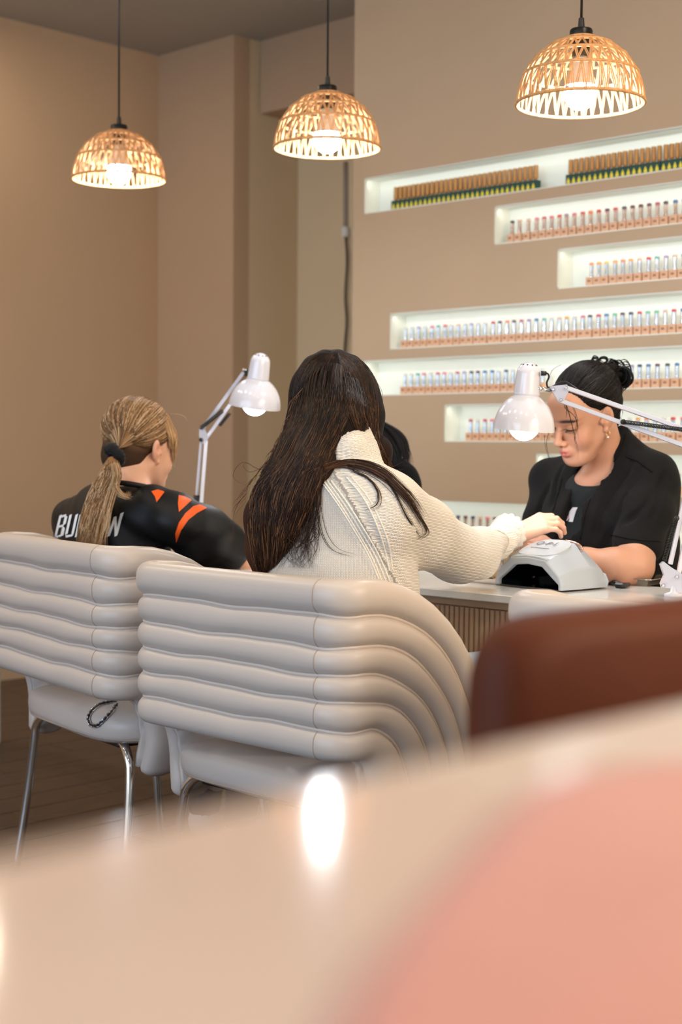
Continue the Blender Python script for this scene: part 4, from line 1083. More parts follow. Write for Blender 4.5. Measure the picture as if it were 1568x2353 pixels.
# ================================================================== nail technician in a black jacket, facing the viewer
tec = thing('person', 'person with messy black bun and open black jacket, facing the viewer behind the table', 'person', tuple(P(1400, 1500, Y=3.16)[:2])+(.5,), world=True)
tc = P(1344.6, 952.3, Y=3.03); TM = headR(math.radians(164.06), math.radians(24.8), math.radians(7.4)); ts_ = .93
S = SDF((-2.42, 2.78, .60), (-1.80, 3.32, 1.33), .0022)
S.ell(P(1395, 1180, Y=3.16), (.17, .09, .15), None, .04).ell(P(1400, 1330, Y=3.18), (.16, .10, .2), None, .04); S.cone(P(1290, 1120, Y=3.155), P(1490, 1120, Y=3.155), .040, .040, .03); S.cone(P(1402, 1082, Y=3.14), P(1400, 1130, Y=3.15), .05, .06, .03)
tT = head(S, tc, TM, ts_)
S.cone(tT(0, -.035, -.055), P(1402, 1082, Y=3.14), .044, .047, .02)                   # neck
S.ell(tT(0, .045, -.098), (.036, .034, .016), TM, .02)
S.cone(P(1380, 1090, Y=3.12), P(1348, 1112, Y=3.085), .036, .032, .03)
# near (her left) forearm and hand, far forearm and hand
E0, E1, E2 = P(1468, 1225, Y=3.05), P(1460, 1302, Y=2.99), P(1345, 1290, Y=2.915)
S.chain([P(1486, 1140, Y=3.13), E0, P(1464, 1262, Y=3.025), E1], [.032, .034, .046, .042], .015).chain([E1, P(1415, 1300, Y=2.95), E2, P(1300, 1285, Y=2.91)], [.042, .040, .030, .024], .02)
hw = P(1300, 1285, Y=2.91); hk = P(1268, 1268, Y=2.90)
hand(S, hw, hk-hw, np.array([.1, -.5, .8]), .170, [[.5, .7, .5]]*4, .05, [hw+np.array([-.02, -.035, 0]), hw+np.array([-.05, -.04, .0]), hw+np.array([-.07, -.03, .0])], side=-1)
S.chain([P(1285, 1120, Y=3.15), P(1252, 1200, Y=3.13), P(1245, 1285, Y=3.08), P(1240, 1284, Y=2.95)], [.036, .036, .036, .026], .02)
hw = P(1242, 1280, Y=2.93); hand(S, hw, np.array([.3, -1, .1]), np.array([0, .3, 1]), .165, [[.5, .6, .5]]*4, .05, [hw+np.array([.03, -.02, 0]), hw+np.array([.045, -.045, 0]), hw+np.array([.04, -.065, 0])], side=1)
V, Fc = S.mesh()
def paint(V, c):
    L = (V-tc)@TM/ts_
    m = np.linalg.norm(L, axis=1) < .17
    w = np.clip((gl(L, (-.030, .088, .0235), (.019, .02, .0042))+gl(L, (-.046, .078, .0215), (.009, .02, .0028))+gl(L, (.030, .088, .0235), (.019, .02, .0042)))*1.7, 0, 1)*m*(L[:, 1] > .05); blend(c, w*.97, s2l(44, 30, 28))
    w = np.clip((gl(L, (0, .098, -.0625), (.0185, .02, .0042))+gl(L, (0, .096, -.0712), (.0175, .02, .0050)))*1.5, 0, 1)*m*(L[:, 1] > .06); blend(c, w*.85, s2l(190, 96, 96))
    for g in (-1, 1):
        w = np.clip(gl(L, (g*.031, .088, -.0036), (.0170, .02, .0021))*1.8, 0, 1)*m*(L[:, 1] > .05); blend(c, w, s2l(30, 20, 20))
        w = gl(L, (g*.031, .085, .006), (.017, .02, .006))*m*(L[:, 1] > .05); blend(c, w*.30, s2l(150, 95, 80))
        w = gl(L, (g*.044, .065, -.034), (.022, .03, .020))*m; blend(c, w*.25, s2l(210, 120, 100))
    w = gl(L, (0, .1, -.045), (.012, .02, .004))*m*(L[:, 1] > .06); blend(c, w*.4, s2l(120, 66, 55))
bd = sdf_obj('body', (V, Fc), M_skin, tec, skin_col(V, s2l(200, 150, 124), 2, paint))
# eyelashes: small dark fringe on each lowered lid
for g in (-1, 1):
    b = MB()
    for k in range(13):
        u = (k-6)/6; p = tT(g*.031+.0150*u, .0885-.0085*u*u, -.0030-.0015*abs(u)); q = tT(g*.031+.0175*u, .0965-.0075*u*u, -.0080-.001*abs(u)); b.tube([p, (p+q)/2+np.array([0, 0, -.0006]), q], [.00055, .0004, .0002], 4)
    obj('eyelashes', b, MT['black'], bd)
# earring: small hoop with a pearl
b = MB(); er = tT(-.0785, .003, -.041); b.tube([er+RT*.005*math.cos(a)+UP*(.006*math.sin(a)-.002) for a in np.linspace(0, 2*math.pi, 20, False)], .0008, 6, closed=True)
eo = obj('earring', b, mat('gold_wire', s2l(220, 180, 120), .2, metal=1), tec, True); b = MB().sphere(er+np.array([0, 0, -.012]), (.0032,)*3, 8); obj('pearl', b, mat('pearl', s2l(240, 232, 222), .2, coat=1), eo, True)
# hair: cap, then the messy bun
S = SDF(tc-np.array([.17, .17, .16]), tc+np.array([.19, .17, .22]), .0028)
S.ell(tT(0, -.022, .044), np.array((.0775, .0975, .0905))*ts_, TM, .01)
S.cone(tT(0, -.085, .0), tT(0, -.075, -.05), .040*ts_, .028*ts_, .02)
S.plane(tT(0, .062, .062), TM@np.array([0, .80, -.60]), .012)                         # hair line over the forehead
S.plane(tT(0, .012, -.035), TM@np.array([0, .92, -.50]), .012) if False else None
for g in (-1, 1): S.ell(tT(g*.082, .035, -.028), np.array((.030, .040, .050))*ts_, TM, .012, 'sub'); S.ell(tT(g*.085, -.002, -.012), np.array((.022, .019, .034))*ts_, TM, .006, 'sub')
S.disp(lambda X, Y, Z: np.sin((X*.6-Y*.5+Z*.6)*170)*.0008)
CVm = S.mesh(); hc_ = np.ones((len(CVm[0]), 4), np.float32); hc_[:, :3] = s2l(20, 17, 17)
th_ = sdf_obj('hair', CVm, M_hbase, tec, hc_); tt_ = bvh(*CVm)
bc = P(1404, 862, Y=3.10)
BL = [np.array(s2l(*c)) for c in ((12, 11, 12), (20, 18, 19), (34, 30, 30), (48, 42, 42))]
paths, cols = [], []
# strands swept from the hair line to the bun
for i in range(900):
    a = RNG.uniform(-1.9, 1.9); st = tT(math.sin(a)*.0765, .064*math.cos(a)-.012-.03*abs(a/1.9)**2, .085-.055*abs(math.sin(a))**1.5-(.05*RNG.random() if abs(a) > 1.2 else 0))
    en = bc+RNG.normal(0, .010, 3); l0 = TM.T@(st-tT(0, -.022, .044)); l1 = TM.T@(en-tT(0, -.022, .044)); R = np.array((.0775, .0975, .0905))*ts_
    u0, u1 = l0/R, l1/R; u0 /= np.linalg.norm(u0); u1 /= np.linalg.norm(u1); om = math.acos(np.clip(u0@u1, -1, 1))
    ff = np.linspace(0, 1, 8); off = 1+.008+.012*RNG.random()
    paths.append([tT(0, -.022, .044)+TM@(R*(math.sin((1-f)*om)*u0+math.sin(f*om)*u1)/math.sin(om)*(off+.010*math.sin(f*3))) for f in ff]); cols.append(BL[int(RNG.random()**2*3.99)])
strands('hair_strand', paths, .0006, .0012, np.array(cols), M_hair, th_, n=12, tips=.1)
S = SDF(bc-np.array([.08]*3), bc+np.array([.08]*3), .003)
for i in range(9):
    a = i*.8; S.ell(bc+RT*.020*math.cos(a)+UP*.014*math.sin(a)+FW*RNG.normal(0, .008), (.020, .020, .017), None, .008)
S.disp(lambda X, Y, Z: np.sin(X*330+Y*120)*.0012+np.sin(Z*300-Y*200)*.0012)
bn = S.mesh(); hb = np.ones((len(bn[0]), 4), np.float32); hb[:, :3] = s2l(18, 16, 16)
bun = sdf_obj('bun', bn, M_hbase, tec, hb)
paths, cols = [], []
for i in range(150):        # curly loops escaping from the bun
    a = RNG.uniform(0, 2*math.pi); r1 = RNG.uniform(.014, .026); r2 = RNG.uniform(.03, .052); c = RT*math.cos(a)+UP*math.sin(a)*.7
    if math.cos(a) < -.3 and math.sin(a) < .2: r2 *= .6
    s = np.cross(c, FW)*RNG.choice([-1, 1]); w = FW*RNG.normal(0, .010)
    paths.append([bc+c*r1*.6+w, bc+c*r1*1.2+s*.006+w, bc+c*r2+s*.010+w, bc+c*r2*.98+s*.024+w, bc+c*r2*.75+s*.030+w, bc+c*r1*.9+s*.020+w]); cols.append(BL[int(RNG.random()*2.9)])
for px_ in ([(1415, 848), (1436, 846), (1447, 862), (1444, 882), (1424, 888)], [(1410, 846), (1440, 852), (1440, 874), (1420, 886), (1408, 880)], [(1420, 840), (1450, 856), (1452, 876), (1438, 892)], [(1360, 836), (1366, 822), (1376, 826), (1372, 836)], [(1372, 836), (1384, 822), (1396, 824), (1394, 836)], [(1390, 846), (1412, 828), (1428, 838)]):
    for k in range(9):
        j = RNG.normal(0, 1.6, 2); Y = 3.10+RNG.normal(0, .006); paths.append([P(x+j[0], y+j[1], Y=Y) for x, y in px_]); cols.append(BL[int(RNG.random()*2.5)])
strands('bun_curl', paths, .0009, .0018, np.array(cols), M_hair, bun, n=16, tips=.3)
b = MB(); sc = P(1417, 892, Y=3.10); b.tube([sc+RT*.013*math.cos(a)+UP*.018*math.sin(a)+FW*.004*math.sin(3*a) for a in np.linspace(0, 2*math.pi, 20, False)], .005, 8, closed=True); obj('hair_tie', b, mat('mauve_tie', s2l(84, 56, 62), .8), bun, True)
paths, cols = [], []
for px_, Y in (([(1297, 925), (1300, 940), (1316, 952), (1326, 968), (1328, 992), (1330, 1012)], 2.925), ([(1299, 922), (1303, 945), (1302, 962)], 2.92), ([(1306, 918), (1322, 945), (1327, 975), (1322, 1005), (1328, 1030), (1330, 1060)], 2.922), ([(1300, 925), (1309, 955), (1320, 1000), (1322, 1022)], 2.915),
            ([(1396, 985), (1402, 992), (1404, 1010)], 3.08), ([(1262, 990), (1256, 1020), (1262, 1050), (1268, 1068)], 2.93), ([(1250, 995), (1254, 1030), (1266, 1068)], 2.94), ([(1420, 930), (1432, 945), (1430, 960)], 3.1), ([(1415, 950), (1428, 965), (1424, 985)], 3.1), ([(1290, 838), (1270, 850), (1262, 868)], 3.02)):
    for k in range(2):
        j = RNG.normal(0, 1.2, 2); paths.append([P(x+j[0], y+j[1], Y=Y) for x, y in px_]); cols.append(BL[1])
strands('loose_hair', paths, .0004, .0007, np.array(cols), M_hair, th_, n=16, tips=.5)
# T-shirt under the open jacket
S = SDF(P(1340, 1200, Y=3.03)-np.array([.22, .16, .24]), P(1340, 1200, Y=3.03)+np.array([.22, .20, .20]), .004)
S.ell(P(1382, 1170, Y=3.15), (.138, .096, .12), None, .03).ell(P(1375, 1290, Y=3.13), (.16, .132, .16), None, .03)
S.cone(P(1375, 1112, Y=3.13), P(1348, 1132, Y=3.10), .052, .052, .03)
S.ell(P(1366, 1086, Y=3.08), (.052, .060, .034), None, .006, 'sub')
S.disp(lambda X, Y, Z: np.sin(X*50+Z*40)*.0012)
tsm = S.mesh(); tee = sdf_obj('t_shirt', tsm, mat('black_jersey_knit', s2l(18, 26, 30), .85, bump=.3, bscale=700), tec)
tb = bvh(*tsm)
# jacket
S = SDF(P(1395, 1200, Y=3.13)-np.array([.36, .30, .36]), P(1395, 1200, Y=3.13)+np.array([.36, .26, .26]), .0045)
S.ell(P(1398, 1150, Y=3.165), (.185, .105, .135), None, .03)
S.ell(P(1395, 1230, Y=3.145), (.190, .150, .15), None, .04)
S.ell(P(1400, 1360, Y=3.16), (.205, .160, .17), None, .04)
S.cone(P(1268, 1102, Y=3.17), P(1494, 1106, Y=3.15), .058, .064, .035)
S.cone(P(1425, 1052, Y=3.16), P(1500, 1100, Y=3.155), .048, .06, .04)
S.chain([P(1496, 1122, Y=3.14), P(1484, 1180, Y=3.09), P(1464, 1248, Y=3.035)], [.066, .064, .061], .02)      # near sleeve
S.chain([P(1266, 1118, Y=3.16), P(1254, 1190, Y=3.12), P(1252, 1275, Y=3.07)], [.052, .052, .05], .02)      # far sleeve
e0 = P(1466, 1252, Y=3.035); ea = e0-P(1490, 1180, Y=3.09); ea /= np.linalg.norm(ea)
# collar standing round the neck
S.cone(P(1412, 1010, Y=3.15), P(1428, 1050, Y=3.15), .044, .056, .02)
# hollow neck and open front: a narrow opening cut along the surface from collar to waist
S.cone(P(1392, 985, Y=3.12), P(1380, 1075, Y=3.10), .050, .048, .006, 'sub')
pre = bvh(*S.mesh()); cut = []; rad = []
for x, y, r in ((1358, 1090, .037), (1346, 1112, .036), (1330, 1140, .034), (1317, 1170, .032), (1304, 1205, .029), (1294, 1240, .026), (1288, 1280, .022)):
    h = shoot(pre, x, y, -.016)
    if h is not None: cut.append(h); rad.append(r)
S.chain(cut, rad, .003, 'sub')
for ln in ([(1474, 1072), (1446, 1118), (1422, 1176), (1404, 1232)], [(1452, 1052), (1428, 1100), (1398, 1148)], [(1262, 1112), (1248, 1152), (1236, 1192)], [(1508, 1124), (1476, 1170), (1432, 1200)], 
           [(1294, 1074), (1278, 1112), (1268, 1156)], [(1420, 1080), (1400, 1130), (1378, 1190), (1366, 1236)], [(1530, 1090), (1516, 1140), (1500, 1190)]):
    g = [shoot(pre, x, y, .001) for x, y, _ in catmull([(x, y, 0) for x, y in ln], 10)]; g = [q for q in g if q is not None]
    if len(g) > 2: S.chain(g, [.002+.0045*math.sin(math.pi*(i+.5)/len(g)) for i in range(len(g))], .012, 'sub')
c0 = P(1400, 1180, Y=3.0)
S.disp(lambda X, Y, Z: np.sin((X-c0[0])*38+(Z-c0[2])*34+3*np.sin(Z*14))*.0022+np.sin((X-c0[0])*21-(Z-c0[2])*46+2*np.sin(X*17))*.0024)
# creases
for a, b_, r in (((1460, 1085), (1425, 1180), .006), ((1440, 1110), (1400, 1215), .006), ((1260, 1115), (1240, 1190), .005), ((1490, 1150), (1425, 1215), .005), ((1300, 1085), (1275, 1180), .005)):
    pass
V, Fc = S.mesh()
# open the sleeve hem: keep a clean end
d = (V-e0)@ea; rr = np.linalg.norm((V-e0)-d[:, None]*ea, axis=1)
tj = sdf_obj('jacket', (V, Fc), M_black, tec)
jb = bvh(V, Fc)
# lapel edges and stitched darts as raised seams
def seam_on(tree, pts, r, off=.001, n=26):
    q = catmull([(x, y, 0) for x, y in pts], n); out = [shoot(tree, x, y, off) for x, y, _ in q]; out = [o for o in out if o is not None]
    out = [o for i, o in enumerate(out) if i == 0 or np.linalg.norm(o-out[i-1]) < .05]
    return MB().tube(out, r, 6) if len(out) > 2 else MB()
M_edge = mat('black_edge', s2l(12, 12, 13), .8, spec=.2)
for pts, r in (([(1440, 1000), (1425, 1040), (1395, 1085), (1365, 1130), (1345, 1180), (1335, 1240)], .0022), ([(1408, 1035), (1385, 1075), (1365, 1098)], .003), ([(1325, 1095), (1318, 1140), (1300, 1190), (1284, 1240)], .0022), ([(1440, 1050), (1470, 1062), (1500, 1085)], .0018), ([(1402, 1228), (1460, 1240), (1518, 1244)], .0014), ([(1292, 1100), (1280, 1150), (1262, 1200)], .0014)):
    m = seam_on(jb, pts, r)
    if m.v: obj('seam', m, M_edge, tj, True)
# printed letter on the T-shirt
def decal(name, polys, tree, m, parent, off=.0015, sub=6):
    b = MB()
    for poly in polys:
        n0 = len(poly); pts = []
        for i in range(n0):
            a, c = np.array(poly[i], float), np.array(poly[(i+1) % n0], float)
            for k in range(sub): pts.append(a+(c-a)*k/sub)
        w = [shoot(tree, x, y, off) for x, y in pts]; w = [q for q in w if q is not None]
        if len(w) < 3: continue
        b.add(w, [tuple(range(len(w)))])
    return obj(name, b, m, parent) if b.v else None
M_print = mat('white_print', s2l(232, 230, 236), .6); M_pinkp = mat('pink_print', s2l(232, 150, 186), .6)
decal('printed_letter', [[(1296, 1196), (1318, 1166), (1328, 1166), (1306, 1198)], [(1318, 1166), (1329, 1166), (1318, 1201), (1309, 1200)], [(1302, 1186), (1318, 1186), (1316, 1192), (1300, 1193)]], tb, M_print, tee, .003)
decal('printed_dot', [[(1306, 1188), (1310, 1186), (1311, 1190), (1308, 1193), (1305, 1191)]], tb, M_pinkp, tee, .004)
lower_body(tec, (P(1400, 1500, Y=3.2)[0], 3.24, .565), (0, -1, 0), M_navy, 0, mat('black_shoe', s2l(24, 24, 26), .5), .34, .09)

# ================================================================== blonde customer in a black jersey, back to the viewer
blo = thing('person', 'person with blonde ponytail in black jersey with orange stripes, seated at left', 'person', (P(265, 1240, Y=2.34)[0], 2.34, .5), world=True)
bcn = P(323, 1028, Y=2.42); BM = headR(math.radians(2), math.radians(8), math.radians(-4)); bs = .95
S = SDF((-3.36, 2.18, .60), (-2.72, 2.98, 1.26), .0030)
bT = head(S, bcn, BM, bs)
S.cone(bT(0, -.035, -.05), P(300, 1135, Y=2.36), .050, .056, .025)
S.ell(P(270, 1230, Y=2.37), (.13, .08, .12), None, .03).ell(P(270, 1380, Y=2.37), (.13, .10, .2), None, .05); S.cone(P(300, 1135, Y=2.36), P(290, 1200, Y=2.37), .04, .06, .03)
S.chain([P(330, 1190, Y=2.37), P(400, 1196, Y=2.38), P(475, 1235, Y=2.49), P(556, 1282, Y=2.62), P(600, 1278, Y=2.72)], [.04, .042, .042, .036, .026], .015)
hw = P(600, 1278, Y=2.72); hand(S, hw, P(625, 1272, Y=2.80)-hw, np.array([0, -.3, 1]), .165, [[.4, .6, .4]]*4, .05, [hw+np.array([-.02, .03, -.01]), hw+np.array([-.02, .05, -.015]), hw+np.array([-.02, .065, -.015])])
BMS = S.mesh()
def bp_(V, c):
    L = (V-bcn)@BM/bs; w = gl(L, (.078, -.008, -.004), (.02, .03, .04))*(np.linalg.norm(L, axis=1) < .13); blend(c, w*.35, s2l(214, 128, 96))
sdf_obj('body', BMS, M_skin, blo, skin_col(BMS[0], s2l(226, 176, 148), 5, bp_))
# jersey
S = SDF(P(300, 1230, Y=2.38)-np.array([.34, .24, .36]), P(300, 1230, Y=2.38)+np.array([.36, .44, .22]), .0042)
S.ell(P(262, 1225, Y=2.355), (.172, .112, .13), None, .03).ell(P(262, 1340, Y=2.36), (.185, .135, .19), None, .04)
S.cone(P(174, 1197, Y=2.35), P(405, 1192, Y=2.37), .062, .062, .04)
S.cone(P(235, 1160, Y=2.34), P(345, 1165, Y=2.35), .055, .055, .04)
S.chain([P(405, 1192, Y=2.38), P(460, 1226, Y=2.46), P(508, 1258, Y=2.56)], [.064, .074, .074], .02)
S.chain([P(176, 1205, Y=2.36), P(182, 1280, Y=2.48)], [.062, .07], .02)
ha, hb_ = P(460, 1226, Y=2.46), P(532, 1276, Y=2.60); hn = (hb_-ha)/np.linalg.norm(hb_-ha)
S.cone(bT(0, -.02, -.10), P(302, 1120, Y=2.365), .052, .058, .008, 'sub') if False else None
cc0 = P(262, 1225, Y=2.355)
S.disp(lambda X, Y, Z: np.where(X > cc0[0]+.10, np.sin((Z-cc0[2])*62+(X-cc0[0])*40+2*np.sin(X*25))*.0022, np.sin((X-cc0[0])*30+3*np.sin(Z*18))*.0016)+np.sin((Z+X)*75+2*np.sin(Y*20))*.0010)
V, Fc = S.mesh()
m_j = mat('black_jersey', s2l(13, 15, 19), .52, spec=.35, bump=.15, bscale=700)
je = sdf_obj('jersey', (V, Fc), m_j, blo); jt = bvh(V, Fc)
b = MB(); hc2 = P(534, 1268, Y=2.60); 
obj('collar', MB().tube([P(306, 1122, Y=2.35)+np.array([math.cos(a)*.060, math.sin(a)*.060, .004-.012*math.sin(a)]) for a in np.linspace(0, 2*math.pi, 40, False)], .007, 8, closed=True), m_j, je, True)
def fill(poly, tree, off, step=2.0, nx=None):
    """rows of quads filling a pixel outline, laid on the surface that carries it"""
    p = np.array(poly, float); y0, y1 = p[:, 1].min(), p[:, 1].max(); n = max(2, int((y1-y0)/step)); rows = []
    for y in np.linspace(y0+.02, y1-.02, n+1):
        xs = []
        for i in range(len(p)):
            a, c = p[i], p[(i+1) % len(p)]
            if (a[1] <= y) != (c[1] <= y): xs.append(a[0]+(y-a[1])/(c[1]-a[1])*(c[0]-a[0]))
        xs.sort(); rows.append((y, xs[0], xs[-1]) if len(xs) >= 2 else None)
    rows = [r for r in rows if r]; m = max(2, int(max(r[2]-r[1] for r in rows)/4)+1); vs = []
    for y, xa, xb in rows:
        for k in range(m):
            h = shoot(tree, xa+(xb-xa)*k/(m-1), y, off)
            if h is None: h = vs[-1] if vs else shoot(tree, (xa+xb)/2, y, off)
            if h is None: return [], []
            vs.append(h)
    return vs, [(i*m+k, i*m+k+1, (i+1)*m+k+1, (i+1)*m+k) for i in range(len(rows)-1) for k in range(m-1)]
M_or = mat('orange_stripe', s2l(250, 98, 16), .5); M_wh = mat('white_lettering', s2l(238, 244, 250), .5)
for poly in ([(348, 1130), (362, 1126), (379, 1131), (368, 1146), (361, 1155), (357, 1143)], [(411, 1139), (424, 1142), (440, 1150), (426, 1163), (411, 1177), (409, 1158)], [(443, 1164), (458, 1160), (475, 1168), (452, 1179), (432, 1195), (416, 1218), (405, 1246), (403, 1225), (411, 1201), (425, 1180)],
             [(117, 1228), (121, 1216), (121, 1243), (116, 1243)]):
    v, f = fill(poly, jt, .0022)
    if v: b = MB(); b.add(v, f); obj('stripe', b, M_or, je, True)
def lmap(u, v): 
    l0, l1 = np.array([126, 1236.]), np.array([139, 1183.]); r0, r1 = np.array([279, 1233.]), np.array([288, 1177.])
    return tuple((l0*(1-v)+l1*v)*(1-u)+(r0*(1-v)+r1*v)*u)
def stroke(u0, v0, u1, v1, u2, v2, u3, v3): return [lmap(u0, v0), lmap(u1, v1), lmap(u2, v2), lmap(u3, v3)]
w = .035
LET = {'B': [[(0, 0), (0, 1), (w, 1), (w, 0)], [(w, 1), (.10, 1), (.10, .86), (w, .86)], [(w, .57), (.10, .57), (.10, .43), (w, .43)], [(w, .14), (.10, .14), (.10, 0), (w, 0)], [(.085, .95), (.125, .90), (.125, .60), (.085, .50)], [(.085, .50), (.13, .42), (.13, .10), (.085, .05)]],
       'U': [[(0, .12), (0, 1), (w, 1), (w, .12)], [(.09, .12), (.09, 1), (.125, 1), (.125, .12)], [(0, .14), (.125, .14), (.10, 0), (.025, 0)]],
       'R': [[(0, 0), (0, 1), (w, 1), (w, 0)], [(w, 1), (.10, 1), (.10, .86), (w, .86)], [(w, .55), (.10, .55), (.10, .41), (w, .41)], [(.085, .96), (.125, .90), (.125, .52), (.085, .42)], [(.055, .45), (.09, .45), (.13, 0), (.092, 0)]],
       'O': [[(0, .12), (0, .88), (w, .88), (w, .12)], [(.09, .12), (.09, .88), (.125, .88), (.125, .12)], [(0, .14), (.125, .14), (.10, 0), (.025, 0)], [(0, .86), (.125, .86), (.10, 1), (.025, 1)]],
       'W': [[(0, 1), (.045, 1), (.085, 0), (.05, 0)], [(.10, .85), (.14, .85), (.085, 0), (.05, 0)], [(.10, .85), (.14, .85), (.19, 0), (.155, 0)], [(.195, 1), (.24, 1), (.19, 0), (.155, 0)]]}
for ch, u0 in (('B', 0), ('U', .155), ('R', .31), ('R', .465), ('O', .60), ('W', .74)):
    b = MB()
    for st in LET[ch]:
        v, f = fill([lmap(u0+a*1.03, c) for a, c in st], jt, .0024, 2.5)
        if v: b.add(v, f)
    if b.v: obj('printed_letter', b, M_wh, je, True)
# hair cap and ponytail
S = SDF(bcn-np.array([.16, .20, .20]), bcn+np.array([.16, .16, .17]), .003)
S.ell(bT(0, -.024, .044), np.array((.080, .100, .090))*bs, BM, .01); S.ell(bT(0, -.055, -.030), np.array((.064, .060, .060))*bs, BM, .02)
S.plane(bT(0, .072, .055), BM@np.array([0, .85, -.5]), .01); S.plane(bT(0, -.03, -.070), BM@np.array([0, .45, -.9]), .01)
for g in (-1, 1): S.ell(bT(g*.084, .030, -.030), np.array((.028, .045, .048))*bs, BM, .008, 'sub'); S.ell(bT(g*.086, -.002, -.010), np.array((.014, .018, .032))*bs, BM, .004, 'sub')
hm = S.mesh(); L = (hm[0]-bcn)@BM/bs
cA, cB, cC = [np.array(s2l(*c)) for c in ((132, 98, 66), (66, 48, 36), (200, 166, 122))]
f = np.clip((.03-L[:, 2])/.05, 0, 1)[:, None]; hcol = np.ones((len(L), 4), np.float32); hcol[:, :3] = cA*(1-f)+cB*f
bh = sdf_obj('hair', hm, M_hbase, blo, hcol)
scr = P(263, 1041, Y=2.285)
G = [np.array(s2l(*c)) for c in ((96, 72, 50), (124, 92, 62), (152, 114, 76), (176, 134, 92), (196, 158, 116), (216, 186, 148))]
paths, cols = [], []
Rr = np.array((.080, .100, .090))*bs; ctr_h = bT(0, -.024, .044)
u1 = BM.T@(scr-ctr_h)/Rr; u1 /= np.linalg.norm(u1)
for i in range(4200):
    a = RNG.uniform(-2.5, 2.5); up_ = RNG.uniform(0, 1)
    loc = np.array([math.sin(a)*1.0, math.cos(a)*.95, .05+.75*math.cos(a/2)**2 if abs(a) < 1.7 else -.35-.35*up_])
    if i % 3 == 1 and abs(a) > .7: loc[2] = RNG.uniform(-.15, .75)
    if i % 3 == 0: loc = np.array([RNG.normal(0, .6), RNG.uniform(-.2, .8), 1.0])
    u0 = loc/np.linalg.norm(loc); om = math.acos(np.clip(u0@u1, -1, 1))
    if om < .25: continue
    off = 1+.012+.016*RNG.random()+(.02 if loc[2] > .6 else 0)*RNG.random()
    ff = np.linspace(0, 1, 8); pts = [ctr_h+BM@(Rr*((math.sin((1-q)*om)*u0+math.sin(q*om)*u1)/math.sin(om))*(off+.02*math.sin(q*3.1)*RNG.random())) for q in ff]
    pts[-1] = scr+(pts[-1]-scr)*.5; paths.append(pts)
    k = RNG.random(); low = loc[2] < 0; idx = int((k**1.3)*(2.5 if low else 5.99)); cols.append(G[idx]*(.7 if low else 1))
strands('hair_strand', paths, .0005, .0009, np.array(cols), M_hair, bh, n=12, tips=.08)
b = MB(); 
sv = []; n1, n2 = 28, 12; ax_ = np.array([-.15, -.75, -.60]); ax_ /= np.linalg.norm(ax_); e1 = np.cross(ax_, (0, 0, 1)); e1 /= np.linalg.norm(e1); e2 = np.cross(e1, ax_)
sc0 = P(264, 1043, Y=2.275)
for i in range(n1):
    a = 2*math.pi*i/n1; c = sc0+(e1*math.cos(a)+e2*math.sin(a))*.0195; o_ = e1*math.cos(a)+e2*math.sin(a)
    for k in range(n2):
        q = 2*math.pi*k/n2; r = .0125+.0024*math.sin(i*2.6+k)+.0015*math.sin(i*5.1); sv.append(c+o_*r*math.cos(q)+ax_*r*1.05*math.sin(q))
b.add(sv, [(i*n2+k, i*n2+(k+1) % n2, ((i+1) % n1)*n2+(k+1) % n2, ((i+1) % n1)*n2+k) for i in range(n1) for k in range(n2)])
obj('scrunchie', b, mat('black_velvet', s2l(12, 12, 14), .9, sheen=.05), bh, True)
# ponytail
S = SDF(P(240, 1150, Y=2.23)-np.array([.12, .12, .16]), P(240, 1150, Y=2.23)+np.array([.14, .14, .16]), .0035)
tail = [(258, 1062, 2.262), (252, 1090, 2.245), (238, 1125, 2.235), (222, 1165, 2.225), (210, 1210, 2.222), (202, 1262, 2.222)]
S.chain([P(x, y, Y=Y) for x, y, Y in tail], [.015, .024, .028, .029, .029, .025], .01)
tm_ = S.mesh(); tc_ = np.ones((len(tm_[0]), 4), np.float32); tc_[:, :3] = s2l(150, 108, 66); sdf_obj('ponytail', tm_, M_hbase, bh, tc_); tb_ = bvh(*tm_)
paths, cols = [], []
TL = np.array([(246, 1060), (230, 1095), (212, 1130), (196, 1170), (184, 1215), (174, 1262)], float); TR = np.array([(274, 1060), (284, 1095), (268, 1130), (250, 1165), (238, 1210), (228, 1262)], float)
for i in range(1700):
    s = RNG.uniform(0, 1); t0 = RNG.random()*.3; gp = catmull(TL*(1-s)+TR*s, 50); pts = []; sw = RNG.uniform(0, 6); am = RNG.uniform(1, 5)
    for t in np.linspace(t0, 1, 9):
        p = gp[int(t*49)]; h = shoot(tb_, p[0]+am*math.sin(t*9+sw), p[1], .001+.005*RNG.random())
        if h is not None and (not pts or np.linalg.norm(h-pts[-1]) < .06): pts.append(h)
    if len(pts) > 4: paths.append(pts); cols.append(G[int(RNG.random()*5.99)])
for i in range(170):
    j = RNG.normal(0, 4, 2); Y = 2.236+RNG.normal(0, .006); e_ = RNG.uniform(-6, 10)
    paths.append([P(x+j[0], y+j[1]*.6, Y=Y) for x, y in ((262, 1066), (266, 1090), (262, 1112), (272, 1132), (290, 1142), (296, 1136+e_))]); cols.append(G[2+int(RNG.random()*3.99)])
for i in range(50):
    s = RNG.random(); x0 = 195+70*s; paths.append([P(x0+20, 1100, Y=2.23), P(x0+2, 1160, Y=2.215), P(x0-12+RNG.normal(0, 5), 1215, Y=2.21), P(x0-18+RNG.normal(0, 6), 1262, Y=2.21)]); cols.append(G[3+int(RNG.random()*2.9)])
strands('hair_strand', paths, .0005, .0009, np.array(cols), M_hair, bh, n=14, tips=.3)
paths, cols = [], []
bt2 = bvh(*BMS)
